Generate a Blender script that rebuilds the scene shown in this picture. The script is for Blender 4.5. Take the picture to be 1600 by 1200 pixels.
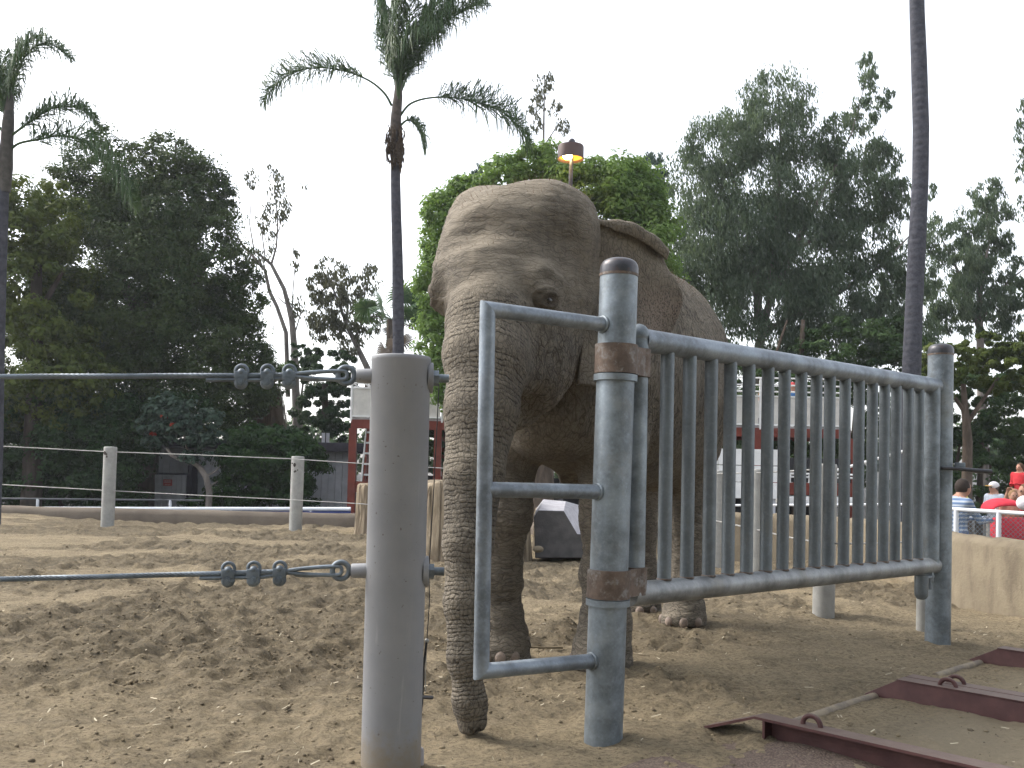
import bpy, bmesh, math, random
import numpy as np
from mathutils import Vector, Matrix

for o in list(bpy.data.objects):
    bpy.data.objects.remove(o)
scene = bpy.context.scene
col = scene.collection
R = math.radians

# ------------------------------------------------------------------ camera
F_PX = 1500.0
PITCH, ROLL, CAM_H = R(1.7), 0.021, 1.2
PY0 = 733 - F_PX * math.tan(PITCH)
cam_d = bpy.data.cameras.new('camera')
cam = bpy.data.objects.new('camera', cam_d)
col.objects.link(cam)
cam_d.sensor_width = 36.0
cam_d.lens = 36.0 * F_PX / 1600.0
cam_d.shift_y = (PY0 - 600.0) / 1600.0
cam_d.clip_end = 2000.0
cam_d.clip_start = 0.05
CAM_M = Matrix.Rotation(R(90) + PITCH, 3, 'X') @ Matrix.Rotation(ROLL, 3, 'Z')
cam.matrix_world = Matrix.Translation((0, 0, CAM_H)) @ CAM_M.to_4x4()
scene.camera = cam

# ------------------------------------------------------------------ sky, sun, exposure
SUN_AZ_X, SUN_AZ_Y, SUN_EL = -0.86, 0.36, R(46)
world = bpy.data.worlds.new('World')
scene.world = world
world.use_nodes = True
wn = world.node_tree
wn.nodes.clear()
w_out = wn.nodes.new('ShaderNodeOutputWorld')
w_bg = wn.nodes.new('ShaderNodeBackground')
w_sky = wn.nodes.new('ShaderNodeTexSky')
w_sky.sky_type = 'NISHITA'
w_sky.sun_disc = False
w_sky.sun_elevation = SUN_EL
w_sky.sun_rotation = math.atan2(SUN_AZ_X, SUN_AZ_Y)
w_sky.dust_density = 3.0
w_sky.air_density = 1.0
w_hsv = wn.nodes.new('ShaderNodeHueSaturation')
w_hsv.inputs['Saturation'].default_value = 0.28
wn.links.new(w_sky.outputs[0], w_hsv.inputs['Color'])
wn.links.new(w_hsv.outputs[0], w_bg.inputs['Color'])
w_bg.inputs['Strength'].default_value = 0.15
wn.links.new(w_bg.outputs[0], w_out.inputs['Surface'])

sun_d = bpy.data.lights.new('sun', 'SUN')
sun_d.energy = 0.75
sun_d.angle = R(22)
sun_d.color = (1.0, 0.91, 0.78)
sun = bpy.data.objects.new('sun', sun_d)
col.objects.link(sun)
_h = math.hypot(SUN_AZ_X, SUN_AZ_Y)
to_sun = Vector((SUN_AZ_X / _h * math.cos(SUN_EL), SUN_AZ_Y / _h * math.cos(SUN_EL), math.sin(SUN_EL)))
sun.rotation_euler = to_sun.to_track_quat('Z', 'Y').to_euler()

scene.view_settings.view_transform = 'Standard'
scene.view_settings.look = 'None'
scene.view_settings.gamma = 1.0
scene.view_settings.use_curve_mapping = False
scene.view_settings.exposure = 1.58
scene.render.engine = 'CYCLES'
scene.cycles.max_bounces = 6
scene.cycles.diffuse_bounces = 3
scene.cycles.glossy_bounces = 2
scene.cycles.transmission_bounces = 2
scene.cycles.transparent_max_bounces = 4
scene.cycles.use_denoising = True

# ------------------------------------------------------------------ helpers
rng = np.random.default_rng(11)
random.seed(7)

def P(px, py, Y):
    d = CAM_M @ Vector(((px - 800) / F_PX, -(py - PY0) / F_PX, -1.0))
    t = Y / d.y
    return Vector((d.x * t, Y, CAM_H + d.z * t))

def PG(px, py, z=0.0):
    """point on the plane height z seen at a pixel"""
    d = CAM_M @ Vector(((px - 800) / F_PX, -(py - PY0) / F_PX, -1.0))
    t = (z - CAM_H) / d.z
    return Vector((d.x * t, d.y * t, z))

def tag(o, label=None, cat=None, group=None, kind=None):
    if label: o['label'] = label
    if cat: o['category'] = cat
    if group: o['group'] = group
    if kind: o['kind'] = kind
    return o

def empty(name, loc, label=None, cat=None, group=None, rz=0.0):
    o = bpy.data.objects.new(name, None)
    o.empty_display_size = 0.1
    o.location = loc
    o.rotation_euler = (0, 0, rz)
    col.objects.link(o)
    bpy.context.view_layer.update()
    return tag(o, label, cat, group)

def put(name, me, mat=None, parent=None):
    o = bpy.data.objects.new(name, me)
    if mat is not None and not me.materials:
        me.materials.append(mat)
    col.objects.link(o)
    if parent is not None:
        o.parent = parent
        # geometry is given in world coordinates
        mw = Matrix.Identity(4)
        p = parent
        chain = []
        while p is not None:
            chain.append(p)
            p = p.parent
        for q in reversed(chain):
            mw = mw @ q.matrix_parent_inverse @ q.matrix_basis
        o.matrix_parent_inverse = mw.inverted()
    return o

def copy_tree(o, parent=None):
    c = o.copy()
    col.objects.link(c)
    c.parent = parent
    for ch in list(o.children):
        copy_tree(ch, c)
    return c

class MB:
    def __init__(self):
        self.v = []; self.f = []
    def add(self, vs, fs):
        b = len(self.v)
        self.v += [tuple(x) for x in vs]
        self.f += [tuple(i + b for i in f) for f in fs]
        return self
    def box(self, c, s, rot=None):
        c = Vector(c); hx, hy, hz = s[0] / 2, s[1] / 2, s[2] / 2
        pts = [Vector((x, y, z)) for z in (-hz, hz) for y in (-hy, hy) for x in (-hx, hx)]
        if rot is not None: pts = [rot @ p for p in pts]
        self.add([c + p for p in pts], [(0, 2, 3, 1), (4, 5, 7, 6), (0, 1, 5, 4), (1, 3, 7, 5), (3, 2, 6, 7), (2, 0, 4, 6)])
        return self
    def bar(self, a, b, w, h, up=(0, 0, 1)):
        a = Vector(a); b = Vector(b); d = b - a
        x = d.normalized(); up = Vector(up)
        y = up.cross(x)
        if y.length < 1e-4: y = Vector((0, 1, 0)).cross(x)
        y.normalize(); z = x.cross(y)
        rot = Matrix((x, y, z)).transposed()
        return self.box((a + b) / 2, (d.length, w, h), rot)
    def tube(self, pts, rad, n=12, cap=True, twist=None, squash=None):
        pts = [Vector(p) for p in pts]
        if not hasattr(rad, '__len__'): rad = [rad] * len(pts)
        t0 = (pts[1] - pts[0]).normalized()
        ref = Vector((0, 0, 1)) if abs(t0.z) < 0.9 else Vector((1, 0, 0))
        nrm = (ref - t0 * ref.dot(t0)).normalized()
        vs = []
        for i, p in enumerate(pts):
            t = (pts[min(i + 1, len(pts) - 1)] - pts[max(i - 1, 0)])
            if t.length < 1e-9: t = t0
            t = t.normalized()
            nrm = nrm - t * nrm.dot(t)
            if nrm.length < 1e-6: nrm = t.orthogonal()
            nrm.normalize()
            bi = t.cross(nrm)
            for k in range(n):
                a = 2 * math.pi * k / n
                vs.append(p + (nrm * math.cos(a) + bi * math.sin(a)) * rad[i])
        fs = []
        for i in range(len(pts) - 1):
            for k in range(n):
                k2 = (k + 1) % n
                fs.append((i * n + k, i * n + k2, (i + 1) * n + k2, (i + 1) * n + k))
        if cap:
            fs.append(tuple(range(n - 1, -1, -1)))
            m = (len(pts) - 1) * n
            fs.append(tuple(m + k for k in range(n)))
        return self.add(vs, fs)
    def mitre(self, a, b, r, na=None, nb=None, n=24):
        """pipe from a to b whose ends are cut by planes with normals na / nb"""
        a = Vector(a); b = Vector(b); d = (b - a).normalized(); u = d.orthogonal().normalized(); w = d.cross(u)
        vs = []
        for p, nn in ((a, na), (b, nb)):
            for k in range(n):
                t = 2 * math.pi * k / n; q = (u * math.cos(t) + w * math.sin(t)) * r
                if nn is not None: q = q - d * (q.dot(nn) / d.dot(nn))
                vs.append(p + q)
        fs = [(k, (k + 1) % n, n + (k + 1) % n, n + k) for k in range(n)] + [tuple(range(n))[::-1], tuple(range(n, 2 * n))]
        return self.add(vs, fs)
    def lathe(self, base, prof, n=24, axis=None, lump=0.0):
        """prof: list of (r, z) from base along axis"""
        base = Vector(base)
        ax = Vector(axis).normalized() if axis is not None else Vector((0, 0, 1))
        u = ax.orthogonal().normalized(); w = ax.cross(u)
        vs = []
        for r, z in prof:
            for k in range(n):
                a = 2 * math.pi * k / n
                rr = r * (1 + lump * math.sin(3 * a + z * 5) + lump * .7 * math.sin(7 * a - z * 9))
                vs.append(base + ax * z + (u * math.cos(a) + w * math.sin(a)) * rr)
        fs = []
        for i in range(len(prof) - 1):
            for k in range(n):
                k2 = (k + 1) % n
                fs.append((i * n + k, i * n + k2, (i + 1) * n + k2, (i + 1) * n + k))
        fs.append(tuple(range(n - 1, -1, -1)))
        m = (len(prof) - 1) * n
        fs.append(tuple(m + k for k in range(n)))
        return self.add(vs, fs)
    def ball(self, c, r, nu=12, nv=8, rot=None):
        c = Vector(c)
        if not hasattr(r, '__len__'): r = (r, r, r)
        vs = []
        for j in range(nv + 1):
            th = math.pi * j / nv
            for i in range(nu):
                ph = 2 * math.pi * i / nu
                p = Vector((r[0] * math.sin(th) * math.cos(ph), r[1] * math.sin(th) * math.sin(ph), r[2] * math.cos(th)))
                if rot is not None: p = rot @ p
                vs.append(c + p)
        fs = []
        for j in range(nv):
            for i in range(nu):
                i2 = (i + 1) % nu
                fs.append((j * nu + i, (j + 1) * nu + i, (j + 1) * nu + i2, j * nu + i2))
        return self.add(vs, fs)
    def torus(self, c, R_, r, axis=(0, 0, 1), n=20, m=8, a0=0.0, a1=2 * math.pi, sx=None):
        c = Vector(c); ax = Vector(axis).normalized()
        u = (Vector(sx) if sx is not None else ax.orthogonal()).normalized(); w = ax.cross(u)
        full = abs(a1 - a0 - 2 * math.pi) < 1e-6
        pts = []
        k = n if full else n + 1
        vs = []
        for i in range(k):
            a = a0 + (a1 - a0) * i / n
            d = u * math.cos(a) + w * math.sin(a)
            for j in range(m):
                b = 2 * math.pi * j / m
                vs.append(c + d * (R_ + r * math.cos(b)) + ax * (r * math.sin(b)))
        fs = []
        for i in range(n):
            i2 = (i + 1) % k
            for j in range(m):
                j2 = (j + 1) % m
                fs.append((i * m + j, i2 * m + j, i2 * m + j2, i * m + j2))
        if not full:
            fs.append(tuple(range(m))[::-1]); fs.append(tuple(n * m + j for j in range(m)))
        return self.add(vs, fs)
    def mesh(self, name, smooth=True, angle=40, bevel=0.0):
        me = bpy.data.meshes.new(name)
        me.from_pydata([tuple(v) for v in self.v], [], self.f)
        me.update()
        bm = bmesh.new(); bm.from_mesh(me)
        bmesh.ops.recalc_face_normals(bm, faces=bm.faces)
        if bevel > 0:
            es = [e for e in bm.edges if len(e.link_faces) == 2 and e.calc_face_angle(0) > R(50)]
            bmesh.ops.bevel(bm, geom=es, offset=bevel, segments=2, profile=0.5, affect='EDGES')
        if smooth:
            for f in bm.faces: f.smooth = True
            for e in bm.edges:
                if len(e.link_faces) == 2 and e.calc_face_angle(0) > R(angle): e.smooth = False
        bm.to_mesh(me); bm.free()
        return me
    def build(self, name, mat=None, parent=None, smooth=True, angle=40, bevel=0.0):
        return put(name, self.mesh(name, smooth, angle, bevel), mat, parent)

def np_mesh(name, verts, quads, smooth=True):
    verts = np.asarray(verts, dtype=np.float32); quads = np.asarray(quads, dtype=np.int32)
    k = quads.shape[1]
    me = bpy.data.meshes.new(name)
    me.vertices.add(len(verts)); me.vertices.foreach_set('co', verts.ravel())
    me.loops.add(quads.size); me.loops.foreach_set('vertex_index', quads.ravel())
    me.polygons.add(len(quads))
    me.polygons.foreach_set('loop_start', np.arange(0, quads.size, k, dtype=np.int32))
    me.polygons.foreach_set('loop_total', np.full(len(quads), k, dtype=np.int32))
    if smooth: me.polygons.foreach_set('use_smooth', np.ones(len(quads), dtype=bool))
    me.update(calc_edges=True)
    return me

def attr(me, name, vals):
    a = me.attributes.new(name, 'FLOAT', 'POINT')
    a.data.foreach_set('value', np.asarray(vals, dtype=np.float32))

# value noise
_T = rng.random((64, 64, 64)).astype(np.float32)
def vnoise(p):
    i = np.floor(p).astype(np.int64); f = (p - i).astype(np.float32)
    f = f * f * f * (f * (f * 6 - 15) + 10)
    i0 = i & 63; i1 = (i + 1) & 63
    x0, y0, z0 = i0[:, 0], i0[:, 1], i0[:, 2]; x1, y1, z1 = i1[:, 0], i1[:, 1], i1[:, 2]
    fx, fy, fz = f[:, 0], f[:, 1], f[:, 2]
    a = _T[x0, y0, z0] * (1 - fx) + _T[x1, y0, z0] * fx
    b = _T[x0, y1, z0] * (1 - fx) + _T[x1, y1, z0] * fx
    c = _T[x0, y0, z1] * (1 - fx) + _T[x1, y0, z1] * fx
    d = _T[x0, y1, z1] * (1 - fx) + _T[x1, y1, z1] * fx
    return ((a * (1 - fy) + b * fy) * (1 - fz) + (c * (1 - fy) + d * fy) * fz) * 2 - 1
def fbm(p, oct=4, gain=0.5):
    s = np.zeros(len(p), dtype=np.float32); a = 1.0
    for k in range(oct):
        s += a * vnoise(p * (2.03 ** k) + k * 17.3); a *= gain
    return s

# ------------------------------------------------------------------ materials
class NT:
    def __init__(self, name):
        self.m = bpy.data.materials.new(name); self.m.use_nodes = True
        self.t = self.m.node_tree; self.t.nodes.clear()
        self.out = self.n('OutputMaterial')
    def n(self, kind, **kw):
        nd = self.t.nodes.new('ShaderNode' + kind)
        for k, v in kw.items():
            if k.startswith('i_'):
                nd.inputs[k[2:].replace('_', ' ')].default_value = v
            else: setattr(nd, k, v)
        return nd
    def l(self, a, b): self.t.links.new(a, b)
    def math(self, op, a, b=None, clamp=False):
        nd = self.n('Math', operation=op); nd.use_clamp = clamp
        for i, x in enumerate((a, b)):
            if x is None: continue
            if isinstance(x, (int, float)): nd.inputs[i].default_value = x
            else: self.l(x, nd.inputs[i])
        return nd.outputs[0]
    def mix(self, fac, a, b, blend='MIX'):
        nd = self.n('MixRGB', blend_type=blend)
        for i, x in enumerate((fac, a, b)):
            if isinstance(x, (int, float)): nd.inputs[i].default_value = x
            elif isinstance(x, tuple): nd.inputs[i].default_value = (*x, 1)
            else: self.l(x, nd.inputs[i])
        return nd.outputs[0]
    def ramp(self, fac, a, b):
        nd = self.n('MapRange'); nd.inputs[1].default_value = a; nd.inputs[2].default_value = b
        nd.interpolation_type = 'SMOOTHSTEP'
        self.l(fac, nd.inputs[0]); return nd.outputs[0]
    def pos(self):
        if not hasattr(self, '_p'): self._p = self.n('NewGeometry')
        return self._p.outputs['Position']
    def obj(self):
        return self.n('TexCoord').outputs['Object']
    def vec_scale(self, v, s):
        nd = self.n('Mapping'); nd.inputs['Scale'].default_value = s
        self.l(v, nd.inputs['Vector']); return nd.outputs[0]
    def noise(self, v, scale, detail=4, rough=0.55, dist=0.0):
        nd = self.n('TexNoise'); nd.inputs['Scale'].default_value = scale; nd.inputs['Detail'].default_value = detail
        nd.inputs['Roughness'].default_value = rough; nd.inputs['Distortion'].default_value = dist
        self.l(v, nd.inputs['Vector']); return nd.outputs[0]
    def voro(self, v, scale, feature='DISTANCE_TO_EDGE', rand=1.0):
        nd = self.n('TexVoronoi', feature=feature); nd.inputs['Scale'].default_value = scale
        nd.inputs['Randomness'].default_value = rand
        self.l(v, nd.inputs['Vector']); return nd.outputs[0]
    def attr(self, name):
        nd = self.n('Attribute'); nd.attribute_name = name; return nd.outputs['Fac']
    def finish(self, color, rough=0.7, metal=0.0, height=None, dist=0.01, strength=1.0, spec=0.3):
        b = self.n('BsdfPrincipled'); self.b = b
        for key, x in (('Base Color', color), ('Roughness', rough), ('Metallic', metal)):
            if isinstance(x, tuple): b.inputs[key].default_value = (*x, 1)
            elif isinstance(x, (int, float)): b.inputs[key].default_value = x
            else: self.l(x, b.inputs[key])
        b.inputs['Specular IOR Level'].default_value = spec
        if height is not None:
            bp = self.n('Bump'); bp.inputs['Distance'].default_value = dist; bp.inputs['Strength'].default_value = strength
            self.l(height, bp.inputs['Height']); self.l(bp.outputs[0], b.inputs['Normal'])
        self.l(b.outputs[0], self.out.inputs['Surface'])
        return self.m

def simple(name, c, rough=0.7, metal=0.0, vary=0.25, scale=6.0, bump=0.0, bscale=60.0, spec=0.3):
    t = NT(name)
    n = t.noise(t.pos(), scale, 5, 0.6)
    dark = tuple(x * (1 - vary) for x in c); lite = tuple(min(1, x * (1 + vary)) for x in c)
    cc = t.mix(t.ramp(n, 0.3, 0.7), dark, lite)
    h = t.noise(t.pos(), bscale, 4) if bump > 0 else None
    return t.finish(cc, rough, metal, h, bump, 0.6, spec)

def mat_galv(name, base=(0.21, 0.245, 0.275), dust=0.35, rust=0.05, LO=.6, HI=1.35, big=5):
    t = NT(name); p = t.pos()
    n1 = t.noise(p, big, 6, 0.65); n2 = t.noise(p, 26, 5, 0.7); sp = t.voro(p, 55, 'F1')
    c = t.mix(t.ramp(n1, 0.35, 0.68), tuple(x * LO for x in base), tuple(min(1, x * HI) for x in base))
    c = t.mix(t.math('MULTIPLY', t.ramp(n2, 0.4, 0.75), 0.5), c, tuple(min(1, x * 1.5) for x in base))
    c = t.mix(t.math('MULTIPLY', t.ramp(sp, 0.1, 0.5), 0.18), c, tuple(x * .5 for x in base))
    c = t.mix(t.math('MULTIPLY', t.ramp(t.noise(p, 3.1, 6, 0.7), 0.5, 0.72), dust), c, (0.27, 0.255, 0.21))
    c = t.mix(t.math('MULTIPLY', t.ramp(t.noise(p, 13, 6, 0.7), 0.62, 0.72), rust * 4), c, (0.12, 0.06, 0.035))
    r = t.math('ADD', t.math('MULTIPLY', n2, 0.3), 0.34)
    return t.finish(c, r, 0.45, t.noise(p, 130, 4), 0.0012, 0.7, 0.45)

def mat_leaf(name, c, c2, trans=0.25, rough=0.5):
    t = NT(name)
    g = t.n('NewGeometry')
    n = t.noise(g.outputs['Position'], 0.9, 3, 0.6)
    f = t.math('ADD', t.math('MULTIPLY', g.outputs['Random Per Island'], 0.55), t.math('MULTIPLY', t.ramp(n, .35, .65), 0.45))
    cc = t.mix(f, c, c2)
    d = t.n('BsdfPrincipled'); d.inputs['Roughness'].default_value = rough; d.inputs['Specular IOR Level'].default_value = 0.10
    t.l(cc, d.inputs['Base Color'])
    tr = t.n('BsdfTranslucent')
    t.l(t.mix(1.0, cc, (1.0, 1.0, 0.6), 'MULTIPLY'), tr.inputs['Color'])
    mx = t.n('MixShader'); mx.inputs[0].default_value = trans
    t.l(d.outputs[0], mx.inputs[1]); t.l(tr.outputs[0], mx.inputs[2])
    t.l(mx.outputs[0], t.out.inputs['Surface'])
    return t.m

M = {}
M['galv'] = mat_galv('galvanised_steel')
M['galv_gate'] = mat_galv('galvanised_gate_pipe', (0.22, 0.255, 0.295), 0.2)
M['galv_bar'] = mat_galv('galvanised_gate_bar', (0.155, 0.18, 0.20), 0.10, .05, .8, 1.2, 2.3)
M['rail_dusty'] = mat_galv('dusty_bottom_rail', (0.25, 0.26, 0.265), 0.5)
M['hardware'] = mat_galv('cable_hardware', (0.15, 0.18, 0.21), 0.05)
def mat_rust(name, c=(0.092, 0.068, 0.054)):
    t = NT(name); p = t.pos()
    cc = t.mix(t.ramp(t.noise(p, 14, 6, .7), .35, .65), c, tuple(x * 1.7 for x in c))
    cc = t.mix(t.math('MULTIPLY', t.ramp(t.noise(p, 22, 5, .7), .5, .68), .75), cc, (.24, .235, .23))
    return t.finish(cc, .6, .25, t.noise(p, 90, 4), .002, .8)
M['rust_band'] = mat_rust('rusty_hinge_band')
def mat_cap():
    t = NT('dark_cap_steel'); p = t.pos()
    c = t.mix(t.ramp(t.noise(p, 12, 5, .65), .35, .7), (.040, .042, .050), (.075, .072, .078))
    c = t.mix(t.math('MULTIPLY', t.ramp(t.noise(p, 26, 5, .7), .55, .7), .6), c, (.085, .05, .04))
    return t.finish(c, .38, .4, t.noise(p, 90, 4), .001, .6, .5)
M['cap_dark'] = mat_cap()
def mat_paint_post():
    t = NT('grey_post_paint'); p = t.pos()
    c = t.mix(t.ramp(t.noise(p, 3, 5, .6), .3, .7), (.198, .204, .220), (.238, .243, .256))
    c = t.mix(t.math('MULTIPLY', t.ramp(t.noise(t.vec_scale(p, (6, 6, .8)), 3, 5, .6), .55, .8), .25), c, (.33, .32, .31))
    c = t.mix(t.math('MULTIPLY', t.ramp(t.noise(p, 60, 2, .5), .70, .74), .8), c, (.09, .08, .07))
    c = t.mix(t.math('MULTIPLY', t.ramp(t.noise(t.vec_scale(p, (30, 30, 2.2)), 1.0, 4, .6), .64, .72), .5), c, (.33, .33, .33))
    sz = t.n('SeparateXYZ'); t.l(p, sz.inputs[0])
    splash = t.ramp(t.math('ADD', t.math('MULTIPLY', sz.outputs['Z'], 3.2), t.noise(p, 22, 5, .7)), 1.15, .55)
    c = t.mix(t.math('MULTIPLY', splash, .75), c, (.21, .17, .115))
    return t.finish(c, .5, 0, t.noise(p, 160, 3), .0006, .5, .4)
M['post_paint'] = mat_paint_post()
M['fence_post'] = simple('fence_post_paint', (.30, .30, .285), .6, 0, .12, 8, .002, 40)
M['flake'] = simple('flaked_paint_spot', (.05, .04, .035), .8, 0, .3)
M['wire'] = simple('thin_fence_wire', (.34, .34, .33), .5, .4, .15)
M['black_wire'] = simple('black_wire', (.02, .02, .022), .5)
M['white_paint'] = simple('white_paint', (.84, .84, .83), .5, 0, .08, 3)
M['deck_panel'] = simple('pale_deck_panel', (.62, .60, .56), .6, 0, .1, 4)
M['red_steel'] = simple('oxide_red_steel', (.17, .035, .022), .55, 0, .2, 3)
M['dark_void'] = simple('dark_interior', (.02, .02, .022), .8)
M['rail_shade'] = simple('rail_underside_shade', (.03, .045, .16), .4, 0, .15, 2)
M['rail_white'] = simple('pale_blue_white_rail', (.78, .80, .84), .35, .1, .08, 3)
M['siding'] = simple('grey_painted_siding', (.46, .47, .50), .7, 0, .12, 4)
M['roof_dark'] = simple('dark_fascia', (.04, .037, .05), .7)
M['concrete'] = simple('grey_concrete', (.33, .31, .31), .85, 0, .2, 6, .004, 50)

# ------------------------------------------------------------------ implicit surfaces for bodies
class Field:
    def __init__(self, lo, hi, h):
        self.lo = np.array(lo, dtype=np.float32); self.h = h
        n = np.ceil((np.array(hi) - np.array(lo)) / h).astype(int) + 1
        self.n = n
        self.ax = [self.lo[i] + h * np.arange(n[i], dtype=np.float32) for i in range(3)]
        self.D = np.full(tuple(n), 5.0, dtype=np.float32)
    def _sl(self, lo, hi, m):
        s = []
        for i in range(3):
            a = int(max(0, math.floor((lo[i] - m - self.lo[i]) / self.h)))
            b = int(min(self.n[i], math.ceil((hi[i] + m - self.lo[i]) / self.h) + 1))
            if b <= a: return None
            s.append(slice(a, b))
        return tuple(s)
    def _xyz(self, s):
        return (self.ax[0][s[0]][:, None, None], self.ax[1][s[1]][None, :, None], self.ax[2][s[2]][None, None, :])
    def _join(self, s, d, k, sub=False):
        a = self.D[s]
        if sub:
            h = np.clip(0.5 - 0.5 * (a + d) / k, 0, 1)
            self.D[s] = a + (-d - a) * h + k * h * (1 - h)
        else:
            h = np.clip(0.5 + 0.5 * (a - d) / k, 0, 1)
            self.D[s] = a + (d - a) * h - k * h * (1 - h)
    def ell(self, c, r, k=0.06, rot=None, sub=False):
        c = np.array(c, dtype=np.float32); r = np.array(r, dtype=np.float32)
        e = r if rot is None else np.full(3, r.max())
        s = self._sl(c - e, c + e, k + 0.05)
        if s is None: return
        x, y, z = self._xyz(s); x = x - c[0]; y = y - c[1]; z = z - c[2]
        if rot is not None:
            m = np.array(rot.transposed(), dtype=np.float32)
            x, y, z = (m[0, 0] * x + m[0, 1] * y + m[0, 2] * z, m[1, 0] * x + m[1, 1] * y + m[1, 2] * z, m[2, 0] * x + m[2, 1] * y + m[2, 2] * z)
        q = (x / r[0]) ** 2 + (y / r[1]) ** 2 + (z / r[2]) ** 2
        k0 = np.sqrt(q); k1 = np.sqrt((x / r[0] ** 2) ** 2 + (y / r[1] ** 2) ** 2 + (z / r[2] ** 2) ** 2) + 1e-6
        self._join(s, k0 * (k0 - 1) / k1, k, sub)
    def cap(self, a, b, ra, rb, k=0.04, sub=False):
        a = np.array(a, dtype=np.float32); b = np.array(b, dtype=np.float32)
        s = self._sl(np.minimum(a - ra, b - rb), np.maximum(a + ra, b + rb), k + 0.05)
        if s is None: return
        x, y, z = self._xyz(s); d = b - a; L2 = float((d * d).sum()) + 1e-9
        t = np.clip(((x - a[0]) * d[0] + (y - a[1]) * d[1] + (z - a[2]) * d[2]) / L2, 0, 1)
        q = np.sqrt((x - a[0] - t * d[0]) ** 2 + (y - a[1] - t * d[1]) ** 2 + (z - a[2] - t * d[2]) ** 2)
        self._join(s, q - (ra + (rb - ra) * t), k, sub)
    def chain(self, pts, rad, k=0.04):
        for i in range(len(pts) - 1): self.cap(pts[i], pts[i + 1], rad[i], rad[i + 1], k)
    def floor(self, z):
        """cut everything under height z"""
        zz = self.ax[2][None, None, :]
        self.D = np.maximum(self.D, (z - zz)).astype(np.float32)
    def nets(self):
        D = self.D; nx, ny, nz = D.shape
        ins = D < 0
        cnt = np.zeros((nx - 1, ny - 1, nz - 1), dtype=np.int8)
        for a in (0, 1):
            for b in (0, 1):
                for c in (0, 1):
                    cnt += ins[a:nx - 1 + a, b:ny - 1 + b, c:nz - 1 + c]
        act = np.argwhere((cnt > 0) & (cnt < 8))
        idx = np.full((nx - 1, ny - 1, nz - 1), -1, dtype=np.int32)
        i, j, k = act.T
        idx[i, j, k] = np.arange(len(act))
        corner = [(a, b, c) for a in (0, 1) for b in (0, 1) for c in (0, 1)]
        val = {o: D[i + o[0], j + o[1], k + o[2]] for o in corner}
        acc = np.zeros((len(act), 3), dtype=np.float32); num = np.zeros(len(act), dtype=np.float32)
        for o in corner:
            for axis in range(3):
                if o[axis]: continue
                o2 = list(o); o2[axis] = 1; o2 = tuple(o2)
                a, b = val[o], val[o2]
                m = (a < 0) != (b < 0)
                t = np.where(m, a / np.where(m, a - b, 1), 0)
                p = np.tile(np.array(o, dtype=np.float32), (len(act), 1)); p[:, axis] = t
                acc += p * m[:, None]; num += m
        V = (act + acc / np.maximum(num, 1)[:, None]) * self.h + self.lo
        Q = []
        for axis in range(3):
            sl0 = [slice(None)] * 3; sl1 = [slice(None)] * 3
            sl0[axis] = slice(0, -1); sl1[axis] = slice(1, None)
            A = ins[tuple(sl0)]; B = ins[tuple(sl1)]
            e = np.argwhere(A != B)
            u, w = (axis + 1) % 3, (axis + 2) % 3
            ok = (e[:, u] > 0) & (e[:, w] > 0) & (e[:, u] < D.shape[u] - 1) & (e[:, w] < D.shape[w] - 1)
            e = e[ok]
            def at(du, dw):
                q = e.copy(); q[:, u] -= du; q[:, w] -= dw
                return idx[q[:, 0], q[:, 1], q[:, 2]]
            quad = np.stack([at(1, 1), at(0, 1), at(0, 0), at(1, 0)], axis=1)
            flip = ~A[e[:, 0], e[:, 1], e[:, 2]]
            quad[flip] = quad[flip][:, ::-1]
            Q.append(quad)
        Q = np.concatenate(Q)
        Q = Q[(Q >= 0).all(axis=1)]
        return V, Q

def relax(V, Q, it=2, w=0.5):
    a = np.concatenate([Q[:, 0], Q[:, 1], Q[:, 2], Q[:, 3]]); b = np.concatenate([Q[:, 1], Q[:, 2], Q[:, 3], Q[:, 0]])
    ii = np.concatenate([a, b]); jj = np.concatenate([b, a]); n = len(V)
    deg = np.bincount(ii, minlength=n).astype(np.float32); deg[deg == 0] = 1
    for _ in range(it):
        m = np.stack([np.bincount(ii, V[jj, c], n) for c in range(3)], axis=1) / deg[:, None]
        V = V + (m - V) * w
    return V

def vnormals(V, Q):
    n = np.cross(V[Q[:, 2]] - V[Q[:, 0]], V[Q[:, 3]] - V[Q[:, 1]])
    N = np.zeros_like(V)
    for c in range(4):
        for a in range(3): N[:, a] += np.bincount(Q[:, c], n[:, a], len(V))
    return N / (np.linalg.norm(N, axis=1, keepdims=True) + 1e-9)

# ------------------------------------------------------------------ ground
def ground_axis(lo, hi, dense_lo, dense_hi, step, grow):
    a = list(np.arange(dense_lo, dense_hi, step)); s = step
    x = a[-1]; up = []
    while x < hi: s *= grow; x += s; up.append(x)
    s = step; x = a[0]; dn = []
    while x > lo: s *= grow; x -= s; dn.append(x)
    return np.array(dn[::-1] + a + up, dtype=np.float32)
gx = ground_axis(-160, 160, -4.6, 4.6, 0.024, 1.045)
ys = [1.2]; 
while ys[-1] < 22: ys.append(ys[-1] + 0.014 + 0.0034 * max(0, ys[-1] - 3.2))
while ys[-1] < 180: ys.append(ys[-1] + (ys[-1] - 21) * 0.22 + 0.1)
gy = np.array([-60, -20, -6, -2, 0, 0.8] + ys, dtype=np.float32)

def smooth01(a, lo, hi):
    t = np.clip((a - lo) / (hi - lo), 0, 1); return t * t * (3 - 2 * t)

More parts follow.
